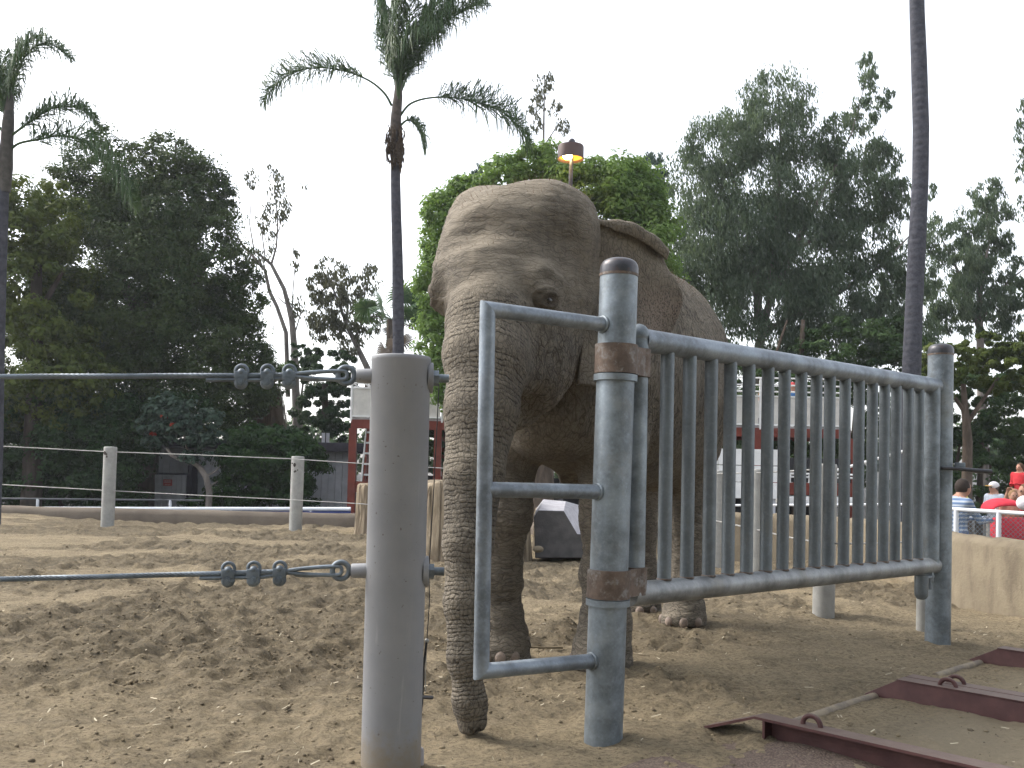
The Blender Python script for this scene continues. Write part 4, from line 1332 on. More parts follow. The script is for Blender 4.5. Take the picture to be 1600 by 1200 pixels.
# chain link railing on the right
ca, cb = P(1455, 793.5, 11.6), P(1650, 805.5, 10.6)
clf = empty('chain_link_fence', (ca.x, ca.y, -.4), 'chain link railing with white top pipe behind the beige wall at right', 'fence')
mb = MB(); mb.tube([ca, cb], .024, 12); mb.build('top_rail', M['rail_white'], clf)
for px in (1497, 1565, 1632):
    t_ = (px - 1455) / 195.0; p = lerp(ca, cb, t_)
    mb = MB(); mb.tube([(p.x, p.y, -.5), (p.x, p.y, p.z)], .028, 12); mb.build('upright', M['rail_white'], clf)
mb = MB(); Lc = (cb - ca).length; ud = (cb - ca).normalized(); hh = 1.0; cell = .052
k = -hh
while k < Lc:
    for sg in (0, 1):
        a0, a1 = k, k + hh
        s0, s1 = max(a0, 0), min(a1, Lc)
        if s1 - s0 > .02:
            za = (s0 - a0); zb_ = (s1 - a0)
            p0 = ca + ud * s0 - Vector((0, 0, (hh - za) if sg else za)); p1 = ca + ud * s1 - Vector((0, 0, (hh - zb_) if sg else zb_))
            mb.tube([p0, p1], .0026, 4, cap=False)
    k += cell
o = mb.build('wire_mesh', M['hardware'], clf); o['kind'] = 'stuff'

# ------------------------------------------------------------------ stump, faceted block
def mat_wood():
    t = NT('weathered_trunk'); p = t.pos()
    st = t.vec_scale(p, (1, 1, .16))
    n = t.noise(st, 14, 6, .7, .4); cr = t.ramp(t.voro(t.vec_scale(p, (8, 8, .7)), 1.0), 0, .12)
    c = t.mix(t.ramp(n, .3, .7), (.17, .135, .095), (.33, .275, .20))
    c = t.mix(t.math('MULTIPLY', t.math('SUBTRACT', 1.0, cr), .7), c, (.09, .07, .05))
    h = t.math('ADD', n, t.math('MULTIPLY', cr, 1.0))
    return t.finish(c, .9, 0, h, .016, .9, .1)
M['wood'] = mat_wood()
def trunk_block(name, label, pl, pr, pyb, pyt, Y, ry, cracks, cat):
    xl, xr = P(pl, pyt, Y).x, P(pr, pyt, Y).x
    cx_, rx = (xl + xr) / 2, (xr - xl) / 2
    z0 = P(pl, pyb, Y).z - .35; z1 = P(pl, pyt, Y).z
    n = 220; ts = [0, .12, .25, .38, .5, .62, .74, .84, .91, .955, .985, 1.0, 1.003, .995]
    sc = [1.10, 1.06, 1.03, 1.015, 1.0, .995, .99, .985, .98, .97, .945, .90, .6, .15]
    vs = []
    k = np.arange(n); a = 2 * np.pi * k / n
    for t_, s in zip(ts, sc):
        w = 3.2 * vnoise(np.stack([np.cos(a) * 3.2, np.sin(a) * 3.2, np.full(n, t_ * 2.3)], 1).astype(np.float32))
        fb = fbm(np.stack([np.cos(a) * cracks * .30, np.sin(a) * cracks * .30, np.full(n, t_ * 1.1)], 1).astype(np.float32), 2)
        rid = 1 - np.exp(-(fb / .10) ** 2)                                # narrow wandering furrows between broad ribs
        lump = vnoise(np.stack([np.cos(a) * 2.6, np.sin(a) * 2.6, np.full(n, t_ * 1.8 + 7)], 1).astype(np.float32))
        f = (1 + .030 * lump - .022 * (1 - rid)) * s
        ce = np.sign(np.cos(a)) * np.abs(np.cos(a)) ** .7; se = np.sign(np.sin(a)) * np.abs(np.sin(a)) ** .7
        zz = z0 + (z1 - z0) * t_ + (.018 * lump if t_ > .9 else 0)
        for q in range(n):
            vs.append((cx_ + rx * f[q] * ce[q], Y + ry * .8 + ry * f[q] * se[q], float(zz[q]) if hasattr(zz, '__len__') else zz))
    fs = []
    for i in range(len(ts) - 1):
        for q in range(n):
            q2 = (q + 1) % n; fs.append((i * n + q, i * n + q2, (i + 1) * n + q2, (i + 1) * n + q))
    m = (len(ts) - 1) * n; fs.append(tuple(m + q for q in range(n)))
    mb = MB(); mb.add(vs, fs); o = mb.build(name, M['wood'], angle=50)
    return tag(o, label, cat)
trunk_block('tree_stump', 'huge weathered tree stump with furrowed grain behind the trunk of the elephant', 640, 833, 880, 752, 12.2, .8, 26, 'stump')
trunk_block('log_section', 'shorter pale trunk section farther back, peeping out left of the grey post', 552, 650, 822, 756, 17.2, .6, 15, 'stump')
def block():
    z = lambda py, Y: P(800, py, Y).z
    Y0, Y1 = 12.6, 13.6
    pr = [(838, 868), (836, 806), (840, 792), (848, 781), (884, 783), (905, 789), (918, 826), (1030, 832), (1032, 868)]
    fr = [(836, 868), (834, 808), (841, 797), (881, 798), (901, 833), (1030, 838), (1032, 868)]
    front = [P(x, y, Y0) for x, y in [(836, 872), (834, 808), (841, 797), (881, 798), (902, 834), (930, 836), (930, 872)]]
    back = [P(x, y, Y1) for x, y in [(842, 868), (838, 795), (849, 780), (884, 783), (906, 789), (926, 826), (926, 868)]]
    n = len(front)
    mb = MB(); mb.add(front + back, [tuple(range(n)), tuple(range(n, 2 * n))[::-1]] + [(i, (i + 1) % n, n + (i + 1) % n, n + i) for i in range(n)])
    t = NT('dark_faceted_stone'); p = t.pos()
    g = t.n('NewGeometry'); sx = t.n('SeparateXYZ'); t.l(g.outputs['Normal'], sx.inputs[0])
    c = t.mix(t.ramp(t.noise(p, 6, 5, .6), .3, .7), (.075, .073, .075), (.115, .11, .11))
    M['dark_stone'] = t.finish(c, .85, 0, t.noise(p, 40, 5), .01, .6, .1)
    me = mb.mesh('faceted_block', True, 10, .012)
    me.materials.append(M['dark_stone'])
    me.materials.append(simple('pale_block_top', (.34, .335, .36), .8, 0, .15, 8, .004, 50))
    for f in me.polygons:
        if f.normal.z > .25 and f.normal.y > -.8: f.material_index = 1  # faces tilting upwards get the paler tone
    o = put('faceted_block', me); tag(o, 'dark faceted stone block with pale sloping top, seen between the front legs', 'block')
block()
mb = MB(); q = P(841, 858, 12.3); mb.ball(q, (.07, .06, .045), 14, 8); o = mb.build('pebble', M['wall']); tag(o, 'small pale stone lying between the stump and the faceted block', 'stone')
# dung and a twig by the forefeet
pts = [P(818, 1003, 6.55), P(845, 999, 6.6), P(880, 999, 6.6)]
for p in pts: p.z = ground_z(p.x, p.y) + .012
mb = MB(); mb.tube(pts, .008, 6); o = mb.build('twig', M['clod']); tag(o, 'thin dark twig lying on the soil between the forefeet', 'twig')

# ------------------------------------------------------------------ raised steel deck behind the yard
YD = 26.0
def DX(px): return P(px, 700, YD).x
def DZ(px, py): return P(px, py, YD).z
deck = empty('viewing_deck', (DX(940), YD, ZB), 'raised red steel viewing deck with white railings and pale panels', 'deck')
zf = DZ(660, 660)                   # floor beam
x0, x1 = DX(548), DX(1328)
def add(mb_, name, mat, parent, **k): return mb_.build(name, mat, parent, **k)
mb = MB(); mb.box(((x0 + x1) / 2, YD, zf - .08), (x1 - x0, .14, .24)); add(mb, 'floor_beam', M['red_steel'], deck)
mb = MB(); mb.box(((x0 + x1) / 2, YD + 1.5, zf + .07), (x1 - x0, 3.1, .06)); add(mb, 'floor', M['concrete'], deck)
mb = MB(); mb.box(((x0 + x1) / 2, YD + 2.9, zf - .08), (x1 - x0, .14, .24)); add(mb, 'floor_beam', M['red_steel'], deck)
for px in (551, 684, 820, 960, 1140, 1183, 1328):
    x = DX(px); mb = MB(); mb.box((x, YD + .01, (ZB + zf) / 2 - .1), (.20, .18, zf - ZB - .2)); add(mb, 'column', M['red_steel'], deck)
    mb = MB(); mb.box((x, YD + 2.9, (ZB + zf) / 2 - .1), (.18, .18, zf - ZB - .2)); add(mb, 'column', M['red_steel'], deck)
mb = MB(); mb.box((DX(620), YD + .02, DZ(620, 762)), (DX(690) - DX(548), .12, .3)); add(mb, 'low_beam', M['red_steel'], deck)
zr = [DZ(620, 579), DZ(620, 590), DZ(620, 600)]
for z_ in zr:
    mb = MB(); mb.tube([(x0, YD - .05, z_), (x1, YD - .05, z_)], .022, 8); add(mb, 'rail', M['white_paint'], deck)
    mb = MB(); mb.tube([(x0, YD - .05, z_), (x0, YD + 2.9, z_)], .022, 8); add(mb, 'rail', M['white_paint'], deck)
    mb = MB(); mb.tube([(x0, YD + 2.95, z_), (x1, YD + 2.95, z_)], .02, 8); add(mb, 'rail', M['white_paint'], deck)
nP = 11
ztop_p, zbot_p = DZ(620, 608), DZ(620, 651)
for i in range(nP):
    xa, xb = x0 + (x1 - x0) * i / nP, x0 + (x1 - x0) * (i + 1) / nP
    mb = MB(); mb.box(((xa + xb) / 2, YD - .04, (ztop_p + zbot_p) / 2), (xb - xa - .10, .025, ztop_p - zbot_p)); add(mb, 'panel', M['deck_panel'], deck)
    mb = MB(); mb.tube([(xa, YD - .05, zf), (xa, YD - .05, zr[0])], .032, 8); add(mb, 'rail_post', M['white_paint'], deck)
    mb = MB(); mb.tube([(xa, YD + 2.95, zf), (xa, YD + 2.95, zr[0])], .03, 8); add(mb, 'rail_post', M['white_paint'], deck)
    mb = MB(); mb.box(((xa + xb) / 2, YD - .06, ztop_p + .01), (xb - xa - .06, .05, .04)); mb.box(((xa + xb) / 2, YD - .06, zbot_p - .01), (xb - xa - .06, .05, .04)); add(mb, 'panel_trim', M['white_paint'], deck)
for i in range(3):
    mb = MB(); mb.box((x0, YD + .5 + i, (ztop_p + zbot_p) / 2), (.025, .86, ztop_p - zbot_p)); add(mb, 'panel', M['deck_panel'], deck)
# steep white stair under the left bay
sx0, sx1 = DX(562), DX(606)
for k in range(9):
    t = k / 8; z_ = ZB + .25 + (zf - ZB - .5) * t
    mb = MB(); mb.box(((sx0 + sx1) / 2 + (.35 - .7 * t) * .2, YD + .35 + 1.2 * t, z_), (sx1 - sx0, .28, .05)); add(mb, 'stair_tread', M['white_paint'], deck)
for sx in (sx0, sx1):
    mb = MB(); mb.bar((sx, YD + .3, ZB), (sx, YD + 1.7, zf), .06, .2); add(mb, 'stair_stringer', M['red_steel'], deck)
    mb = MB(); mb.tube([(sx, YD + .25, ZB + .95), (sx, YD + 1.5, zf + .7)], .022, 8); add(mb, 'stair_rail', M['white_paint'], deck)
# kerb strip and back wall under the deck
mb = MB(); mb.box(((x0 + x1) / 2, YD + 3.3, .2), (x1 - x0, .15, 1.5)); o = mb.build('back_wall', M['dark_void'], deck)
# white screen wall of boards in front of the deck
wx0, wx1 = P(1098, 740, 24).x, P(1216, 740, 24).x; wz0, wz1 = P(1160, 779, 24).z, P(1160, 701, 24).z
ws = empty('screen_wall', (wx0, 24, ZB), 'white board screen under the right part of the raised deck', 'screen')
nb = 5
for i in range(nb):
    for j in range(3):
        xa = wx0 + (wx1 - wx0) * i / nb; xb = wx0 + (wx1 - wx0) * (i + 1) / nb; za = wz0 + (wz1 - wz0) * j / 3; zb2 = wz0 + (wz1 - wz0) * (j + 1) / 3
        mb = MB(); mb.box(((xa + xb) / 2, 24 + random.uniform(-.006, .006), (za + zb2) / 2), (xb - xa - .02, .05, zb2 - za - .018)); mb.build('panel', M['white_paint'], ws)
for x in (wx0 + .1, wx1 - .1):
    mb = MB(); mb.box((x, 24.06, (ZB + wz0) / 2 + .2), (.1, .06, wz0 - ZB + .4)); mb.build('leg', M['siding'], ws)
# red and white trailer beside it
tx0, tx1 = P(1219, 740, 24.5).x, P(1338, 740, 24.5).x
tz = lambda py: P(1280, py, 24.5).z
tram = empty('service_trailer', ((tx0 + tx1) / 2, 24.5, ZB), 'dark red trailer with white skirt and white side rails, behind the gate bars', 'trailer')
mb = MB(); mb.box(((tx0 + tx1) / 2, 25.0, (tz(774) + tz(755)) / 2), (tx1 - tx0, 1.0, tz(755) - tz(774))); mb.build('side_board', M['red_steel'], tram, bevel=.02)
mb = MB(); mb.box(((tx0 + tx1) / 2, 24.95, (tz(789) + tz(776)) / 2), (tx1 - tx0, 1.0, tz(776) - tz(789))); mb.build('skirt', M['white_paint'], tram, bevel=.02)
mb = MB(); mb.box(((tx0 + tx1) / 2, 25.1, (tz(754) + tz(716)) / 2), (tx1 - tx0 - .1, .8, tz(716) - tz(754))); mb.build('dark_bin', M['dark_void'], tram, bevel=.03)
for py in (741, 746):
    mb = MB(); mb.tube([(tx0, 24.46, tz(py)), (tx1, 24.46, tz(py))], .025, 8); mb.build('side_rail', M['white_paint'], tram)
for k in range(4):
    x = tx0 + (tx1 - tx0) * (k + .5) / 4; mb = MB(); mb.tube([(x, 24.46, tz(755)), (x, 24.46, tz(740))], .022, 8); mb.build('rail_post', M['white_paint'], tram)
for x in (tx0 + .4, tx1 - .4):
    mb = MB(); mb.lathe((x, 24.48, ZB + .18), [(.05, 0), (.18, .0), (.2, .03), (.2, .15), (.05, .18)], 20, (0, 1, 0)); mb.build('wheel', M['dark_void'], tram)
# sloping handrail
ha, hb_ = P(1300, 737, 19), P(1412, 705, 19)
hr = empty('ramp_handrail', (ha.x, ha.y, ZB), 'white handrail sloping up to the right behind the gate bars', 'handrail')
mb = MB(); mb.tube([ha, hb_], .03, 10); mb.build('rail', M['white_paint'], hr)
for t in (.05, .5, .95):
    p = lerp(ha, hb_, t); mb = MB(); mb.tube([(p.x, p.y, ZB), p], .025, 8); mb.build('upright', M['wire'], hr)

# ------------------------------------------------------------------ low building on the left
YB = 28.5
bw = empty('low_building', (P(420, 750, YB).x, YB, ZB), 'low flat roofed grey building with vertical siding, half hidden by hedges', 'building')
bxs, bxe = P(232, 740, YB).x, P(556, 740, YB).x
zroof = P(400, 690, YB).z
nbd = 30
for i in range(nbd):
    xa = bxs + (bxe - bxs) * i / nbd; xb = bxs + (bxe - bxs) * (i + 1) / nbd
    pxm = 232 + (556 - 232) * (i + .5) / nbd
    mb = MB(); mb.box(((xa + xb) / 2, YB + .05 + .004 * (i % 2), (ZB + zroof - .28) / 2), (xb - xa - .012, .06, zroof - .28 - ZB)); mb.build('plank', M['siding'], bw)
mb = MB(); mb.box(((bxs + bxe) / 2, YB + .14, (ZB + zroof) / 2), (bxe - bxs, .1, zroof - ZB - .1)); mb.build('wall', M['siding'], bw)
mb = MB(); mb.box(((bxs + bxe) / 2 + .3, YB + 2.0, zroof - .12), (bxe - bxs + 1.0, 4.8, .26)); mb.build('roof', M['roof_dark'], bw, bevel=.02)
for px in (499, 506, 545):
    x = P(px, 690, YB).x; mb = MB(); mb.lathe((x, YB + .6, zroof), [(.05 if px < 540 else .09, 0), (.05 if px < 540 else .09, .32)], 12); mb.build('vent_pipe', M['siding'], bw)
dx0, dx1 = P(238, 770, 27.9).x, P(291, 770, 27.9).x; dz1 = P(265, 742, 27.9).z
dr = MB(); 
for i in range(7):
    xa = dx0 + (dx1 - dx0) * i / 7; xb = dx0 + (dx1 - dx0) * (i + 1) / 7
    mb = MB(); mb.box(((xa + xb) / 2, 27.9, (ZB + dz1) / 2), (xb - xa - .012, .06, dz1 - ZB)); mb.build('door_board', simple('door_boards', (.42, .42, .44), .7, 0, .12, 5) if i == 0 else bpy.data.materials['door_boards'], bw)
mb = MB(); mb.box(((dx0 + dx1) / 2, 27.96, (ZB + dz1) / 2), (dx1 - dx0 + .2, .05, dz1 - ZB + .12)); mb.build('door_frame', M['roof_dark'], bw)
mb = MB(); mb.box((dx1 + .11, 28.1, (ZB + dz1) / 2 + .3), (.13, .5, dz1 - ZB + .7)); mb.build('corner_post', M['roof_dark'], bw)
sg = empty('warning_sign', (P(262, 754, 27.85).x, 27.85, P(262, 759, 27.85).z), 'small red warning sign with pale lettering on the grey boarded door', 'sign')
sc_ = P(262, 754, 27.85); sw = 14 / 1500 * 27.85
M['sign_red'] = simple('sign_red', (.36, .03, .03), .5, 0, .08); M['sign_white'] = simple('sign_white', (.62, .45, .43), .6, 0, .05)
mb = MB(); mb.box(sc_, (sw, .012, sw * .72)); mb.build('plate', M['sign_red'], sg)
for row, (zz_, segs) in enumerate((( .045, ((-.085, .012), (-.06, .022), (-.03, .014), (.0, .022), (.03, .014), (.06, .022), (.085, .01))), (.005, ((-.085, .012), (-.055, .02), (-.02, .02), (.01, .012), (.045, .026), (.08, .014))), (-.055, ((-.06, .03), (-.02, .03), (.02, .03), (.06, .03))))):
    for (xx, w_) in segs:
        mb = MB(); mb.box(sc_ + Vector((xx, -.009, zz_)), (w_, .006, .028 if row < 2 else .014)); mb.build('lettering', M['sign_white'], sg)

# ------------------------------------------------------------------ lamp post
YL = 22.0
lt = P(893.5, 222, YL); lb_ = Vector((P(893, 700, YL).x, YL, ZB)); lb_.x = lt.x - .1
lamp = empty('street_lamp', lb_, 'tall lamp post with a lit drum shaped shade rising above the elephant', 'street lamp')
M['lamp_pole'] = simple('dark_lamp_pole', (.06, .058, .07), .45, .3)
t = NT('lamp_shade_metal'); M['lamp_shade'] = t.finish((.085, .055, .05), .5, .2)
mb = MB(); mb.tube([lb_, lt], .048, 16); mb.build('pole', M['lamp_pole'], lamp)
mb = MB(); mb.ball(lt, .085, 14, 8); mb.build('finial', M['lamp_pole'], lamp)
zc0, zc1 = P(893, 249, YL).z, P(893, 228, YL).z; rs = 20.5 / 1500 * YL
mb = MB(); cxl = lt.x - .02
mb.lathe((cxl, YL, zc0), [(rs * .93, 0.03), (rs, 0), (rs, zc1 - zc0 - .03), (rs * .97, zc1 - zc0), (.08, zc1 - zc0 + .02)], 40); 
vs = mb.v; me = None
sh = MB()
n = 40
prof = [(rs * .90, .02), (rs, .0), (rs, zc1 - zc0 - .03), (rs * .96, zc1 - zc0), (.06, zc1 - zc0 + .015), (.06, zc1 - zc0 - .03), (rs * .90, zc1 - zc0 - .06), (rs * .90, .02)]
for i, (r, z) in enumerate(prof):
    for k in range(n):
        a = 2 * math.pi * k / n; sh.v.append((cxl + r * math.cos(a), YL + r * math.sin(a), zc0 + z))
for i in range(len(prof) - 1):
    for k in range(n):
        k2 = (k + 1) % n; sh.f.append((i * n + k, i * n + k2, (i + 1) * n + k2, (i + 1) * n + k))
sh.build('shade', M['lamp_shade'], lamp)
t = NT('lamp_glow'); e = t.n('Emission'); e.inputs['Color'].default_value = (1, .36, .035, 1); e.inputs['Strength'].default_value = .95
t.l(e.outputs[0], t.out.inputs['Surface']); M['glow'] = t.m
t = NT('lamp_bulb'); e = t.n('Emission'); e.inputs['Color'].default_value = (1, .75, .35, 1); e.inputs['Strength'].default_value = 22
t.l(e.outputs[0], t.out.inputs['Surface']); M['bulb'] = t.m
mb = MB(); mb.lathe((cxl, YL, zc0 + .05), [(.09, 0), (rs * .89, .0), (rs * .89, .03), (.09, .03)], 40); mb.build('diffuser', M['glow'], lamp)
mb = MB(); mb.ball((cxl - .08, YL - .15, zc0 + .02), (.11, .11, .07), 16, 10); mb.build('bulb', M['bulb'], lamp)
lp_d = bpy.data.lights.new('lamp_light', 'POINT'); lp_d.energy = 14; lp_d.color = (1, .6, .2); lp_d.shadow_soft_size = .2
lo = bpy.data.objects.new('lamp_light', lp_d); lo.location = (cxl, YL, zc0 - .15); col.objects.link(lo)

# ------------------------------------------------------------------ visitors
SKIN = simple('skin_tone', (.36, .20, .14), .6, 0, .1)
def striped(name, c1, c2):
    t = NT(name); p = t.pos(); sx = t.n('SeparateXYZ'); t.l(p, sx.inputs[0])
    w = t.math('SINE', t.math('MULTIPLY', sx.outputs['Z'], 120.0))
    return t.finish(t.mix(t.ramp(w, -.2, .4), c1, c2), .85)
def cloth(name, c):
    if len(c) == 2: return striped(name, *c)
    return simple(name, c, .85, 0, .15, 14, .004, 40)
def person(name, label, base, height, yaw, parts_col, pose, group='visitors beyond the wall'):
    """pose: dict of joint offsets in a frame x right of the figure, y forward, z up (metres for a 1.7 m figure)"""
    s = height / 1.7
    root = empty(name, base, label, 'person', group)
    J = dict(head=(0, .02, 1.58), neck=(0, 0, 1.45), chest=(0, 0, 1.25), pelvis=(0, 0, .93),
             ls=(-.19, 0, 1.40), rs=(.19, 0, 1.40), le=(-.25, -.02, 1.12), re=(.25, -.02, 1.12), lw=(-.24, .10, .88), rw=(.24, .10, .88),
             lh=(-.10, 0, .90), rh=(.10, 0, .90), lk=(-.11, .02, .48), rk=(.11, .02, .48), la=(-.12, -.02, .07), ra=(.12, -.02, .07))
    J.update(pose)
    J = {k: np.array(v) for k, v in J.items()}
    F = Field((-.8, -.8, -.03), (.8, .9, 1.85), .022)
    F.ell(J['head'], (.078, .098, .115), .03); F.cap(J['head'] - [0, .02, .06], J['neck'], .055, .06, .03)
    F.ell(J['head'] + [0, .095, -.01], (.016, .022, .024), .015)
    for sd in (-1, 1): F.ell(J['head'] + [sd * .078, -.005, 0], (.012, .022, .032), .01)
    F.ell((J['chest'] + J['neck']) / 2 + [0, 0, -.06], (.185, .115, .20), .06); F.ell((J['chest'] + J['pelvis']) / 2, (.155, .11, .26), .08); F.ell(J['pelvis'], (.165, .12, .13), .06)
    for a, b, c in (('ls', 'le', 'lw'), ('rs', 're', 'rw')):
        F.cap(J['neck'] + [0, 0, -.07], J[a], .07, .065, .05); F.cap(J[a], J[b], .058, .045, .04); F.cap(J[b], J[c], .044, .032, .03)
        d = J[c] - J[b]; d = d / np.linalg.norm(d)
        F.ell(J[c] + d * .06, (.035, .04, .04), .03)
        for q in range(4): F.cap(J[c] + d * .08 + np.array([(q - 1.5) * .018, 0, 0]), J[c] + d * (.155 - abs(q - 1.3) * .01) + np.array([(q - 1.5) * .02, .012, -.012]), .010, .009, .006)
        F.cap(J[c] + d * .03, J[c] + d * .09 + np.array([.0, .045, .01]), .011, .010, .01)
    for a, b, c in (('lh', 'lk', 'la'), ('rh', 'rk', 'ra')):
        F.cap(J[a], J[b], .088, .058, .05); F.cap(J[b], J[c], .056, .038, .03)
        F.cap(J[c] + [0, -.02, -.025], J[c] + [0, .15, -.035], .042, .034, .03)
    V, Q = F.nets(); V = relax(V, Q, 1, .5)
    def near(a, b, r):
        a, b = J[a], J[b]; d = b - a; t = np.clip(((V - a) @ d) / (d @ d), 0, 1); return np.linalg.norm(V - a - t[:, None] * d, axis=1), t
    lab = np.zeros(len(V), dtype=int)                        # 0 skin 1 shirt 2 trousers 3 shoes
    dist = {}
    segs = [('head', 'neck', 0), ('neck', 'pelvis', 1), ('ls', 'le', 1), ('rs', 're', 1), ('le', 'lw', 5), ('re', 'rw', 5), ('lh', 'lk', 2), ('rh', 'rk', 2), ('lk', 'la', 2), ('rk', 'ra', 2)]
    best = np.full(len(V), 9.0)
    for a, b, l_ in segs:
        d, t = near(a, b, 0); r = .13 if (a, b) == ('neck', 'pelvis') else .05
        d = d - r; m = d < best; best[m] = d[m]; lab[m] = l_
    lab[lab == 5] = 1 if parts_col.get('long') else 0
    lab[(V[:, 2] < J['neck'][2] + .0) & (lab == 0) & (np.linalg.norm(V[:, :2] - J['neck'][:2], axis=1) < .2) & (V[:, 2] > J['chest'][2])] = 1
    lab[(V[:, 2] < J['pelvis'][2] - .02) & (lab == 1) & (np.abs(V[:, 0] - J['pelvis'][0]) < .2)] = 2
    lab[(V[:, 2] > J['neck'][2] + .005) & (lab == 1) & (np.linalg.norm(V - J['head'], axis=1) < .19)] = 0
    for a in ('la', 'ra'): lab[np.linalg.norm(V - J[a] - [0, .06, -.03], axis=1) < .14] = 3
    cs, sn = math.cos(yaw), math.sin(yaw)
    Wv = V * s; Wv = np.stack([Wv[:, 0] * cs - Wv[:, 1] * sn, Wv[:, 0] * sn + Wv[:, 1] * cs, Wv[:, 2]], 1) + np.array(base)
    me = np_mesh('body', Wv, Q)
    mats = [SKIN, cloth(name + '_shirt', parts_col['shirt']), cloth(name + '_trousers', parts_col['trousers']), cloth(name + '_shoes', (.05, .05, .05))]
    for m_ in mats: me.materials.append(m_)
    me.polygons.foreach_set('material_index', lab[Q[:, 0]].astype(np.int32)); put('body', me, None, root)
    def loc(p):
        p = np.array(p) * s; return Vector((p[0] * cs - p[1] * sn + base[0], p[0] * sn + p[1] * cs + base[1], p[2] + base[2]))
    hc = J['head']; rot = Matrix.Rotation(yaw, 3, 'Z')
    mb = MB()
    mb.ball(loc(hc + [0, -.022, .022]), (.09 * s, .10 * s, .112 * s), 18, 12, rot)
    if parts_col.get('hair_long'): mb.ball(loc(hc + [0, -.06, -.09]), (.085 * s, .06 * s, .14 * s), 16, 10, rot)
    mb.build('hair', cloth(name + '_hair', parts_col['hair']), root)
    for sd in (-1, 1):
        mb = MB(); mb.ball(loc(hc + [sd * .032, .088, .012]), .012 * s, 8, 6); mb.build('eye', M['dark_void'], root)
    if 'cap' in parts_col:
        mb = MB(); mb.ball(loc(hc + [0, -.005, .05]), (.096 * s, .112 * s, .088 * s), 18, 10, rot); cp = mb.build('cap', cloth(name + '_cap', parts_col['cap']), root)
        mb = MB(); mb.ball(loc(hc + [0, .125, .045]), (.07 * s, .075 * s, .012 * s), 14, 6, rot); mb.build('visor', cloth(name + '_visor', parts_col['visor']), cp)
    return root
def stand(px, py_top, Y, h):
    p = P(px, py_top, Y); return Vector((p.x, p.y, p.z - h)), h
# man in blue stripes leaning on the rail, facing right
p = P(1494, 749, 12.6); hgt = p.z + .45
person('person', 'dark haired person in a blue shirt leaning on the railing beside the latch post', (p.x, p.y, p.z - 1.62), 1.68, R(-75), dict(shirt=((.10, .16, .28), (.34, .38, .44)), trousers=(.10, .13, .22), hair=(.03, .022, .018), long=True),
       dict(head=(0, .12, 1.52), neck=(0, .04, 1.38), chest=(0, .0, 1.2), ls=(-.18, .03, 1.33), rs=(.18, .03, 1.33), le=(-.2, .22, 1.10), re=(.22, .20, 1.10), lw=(-.08, .45, 1.12), rw=(.10, .43, 1.10)))
mb = MB(); a_, b_ = P(1503, 766, 13.1), P(1513, 787, 13.1)
mb.bar(a_, b_, .03, .10, (0, 1, 0)); o = mb.build('yellow_cloth', simple('pale_yellow_cloth', (.55, .56, .16), .8)); 
tag(o, 'strip of pale yellow cloth showing behind the blue shirted visitor at the railing', 'cloth')
# man in grey shirt and cap
p = P(1554, 752, 19.5)
person('person', 'person in a pale grey shirt and a white and orange cap with folded arms', (p.x, p.y, p.z - 1.70), 1.68, R(105), dict(shirt=(.36, .40, .47), trousers=(.25, .24, .22), hair=(.05, .035, .025), cap=(.62, .60, .62), visor=(.45, .26, .06)),
       dict(le=(-.28, .02, 1.12), re=(.28, .02, 1.12), lw=(-.02, .22, 1.10), rw=(.02, .24, 1.13)))
# child in red and the adult holding it, right edge
p = P(1594, 724, 14.2)
person('person', 'small child in a red top held up high at the right edge', (p.x, p.y, p.z - .95), .95, R(120), dict(shirt=(.45, .03, .04), trousers=(.06, .05, .06), hair=(.09, .05, .03), long=True, hair_long=True),
       dict(lk=(-.14, .28, .80), rk=(.14, .28, .80), la=(-.14, .28, .42), ra=(.14, .28, .42), lw=(-.1, .25, 1.15), rw=(.1, .25, 1.15)))
p = P(1603, 752, 14.0)
person('person', 'adult with brown hair at the right edge raising both arms around the child', (p.x, p.y, p.z - 1.66), 1.62, R(100), dict(shirt=(.30, .27, .24), trousers=(.14, .16, .25), hair=(.10, .055, .03)),
       dict(le=(-.28, .15, 1.38), re=(.28, .15, 1.38), lw=(-.12, .22, 1.55), rw=(.12, .22, 1.55)))
p = P(1583, 766, 13.6)
person('person', 'child with fair brown hair standing low behind the red pushchair hood', (p.x, p.y, p.z - 1.2), 1.2, R(170), dict(shirt=(.35, .16, .12), trousers=(.2, .2, .22), hair=(.20, .12, .06)), {})
# red hood of a pushchair
M['red_cloth'] = cloth('red_hood_cloth', (.50, .03, .05)); M['purple'] = cloth('purple_cloth', (.36, .08, .45))
pc_ = P(1576, 797, 12.6)
pu = empty('pushchair', (pc_.x, pc_.y, -.45), 'pushchair with a bright red hood and red seat behind the chain link railing', 'pushchair')
mb = MB()
vs = []; fs = []
nu, nv = 16, 10
for i in range(nu + 1):
    for j in range(nv + 1):
        a = math.pi * i / nu; b = math.pi * .5 * j / nv
        vs.append((pc_.x + .02 + -.27 * math.cos(a) * (1 - .1 * j / nv), pc_.y + .25 - .28 * math.sin(b), pc_.z - .02 + .17 * math.sin(a) ** .8 * (.35 + .65 * math.cos(b * .9))))
for i in range(nu):
    for j in range(nv): fs.append((i * (nv + 1) + j, (i + 1) * (nv + 1) + j, (i + 1) * (nv + 1) + j + 1, i * (nv + 1) + j + 1))
mb.add(vs, fs); hood = mb.build('hood', M['red_cloth'], pu)
sd_ = hood.modifiers.new('thick', 'SOLIDIFY'); sd_.thickness = .012
mb = MB(); q = P(1592, 828, 12.6); mb.box((q.x + .02, q.y + .15, q.z), (.5, .4, .30)); mb.build('seat', M['red_cloth'], pu, bevel=.06)
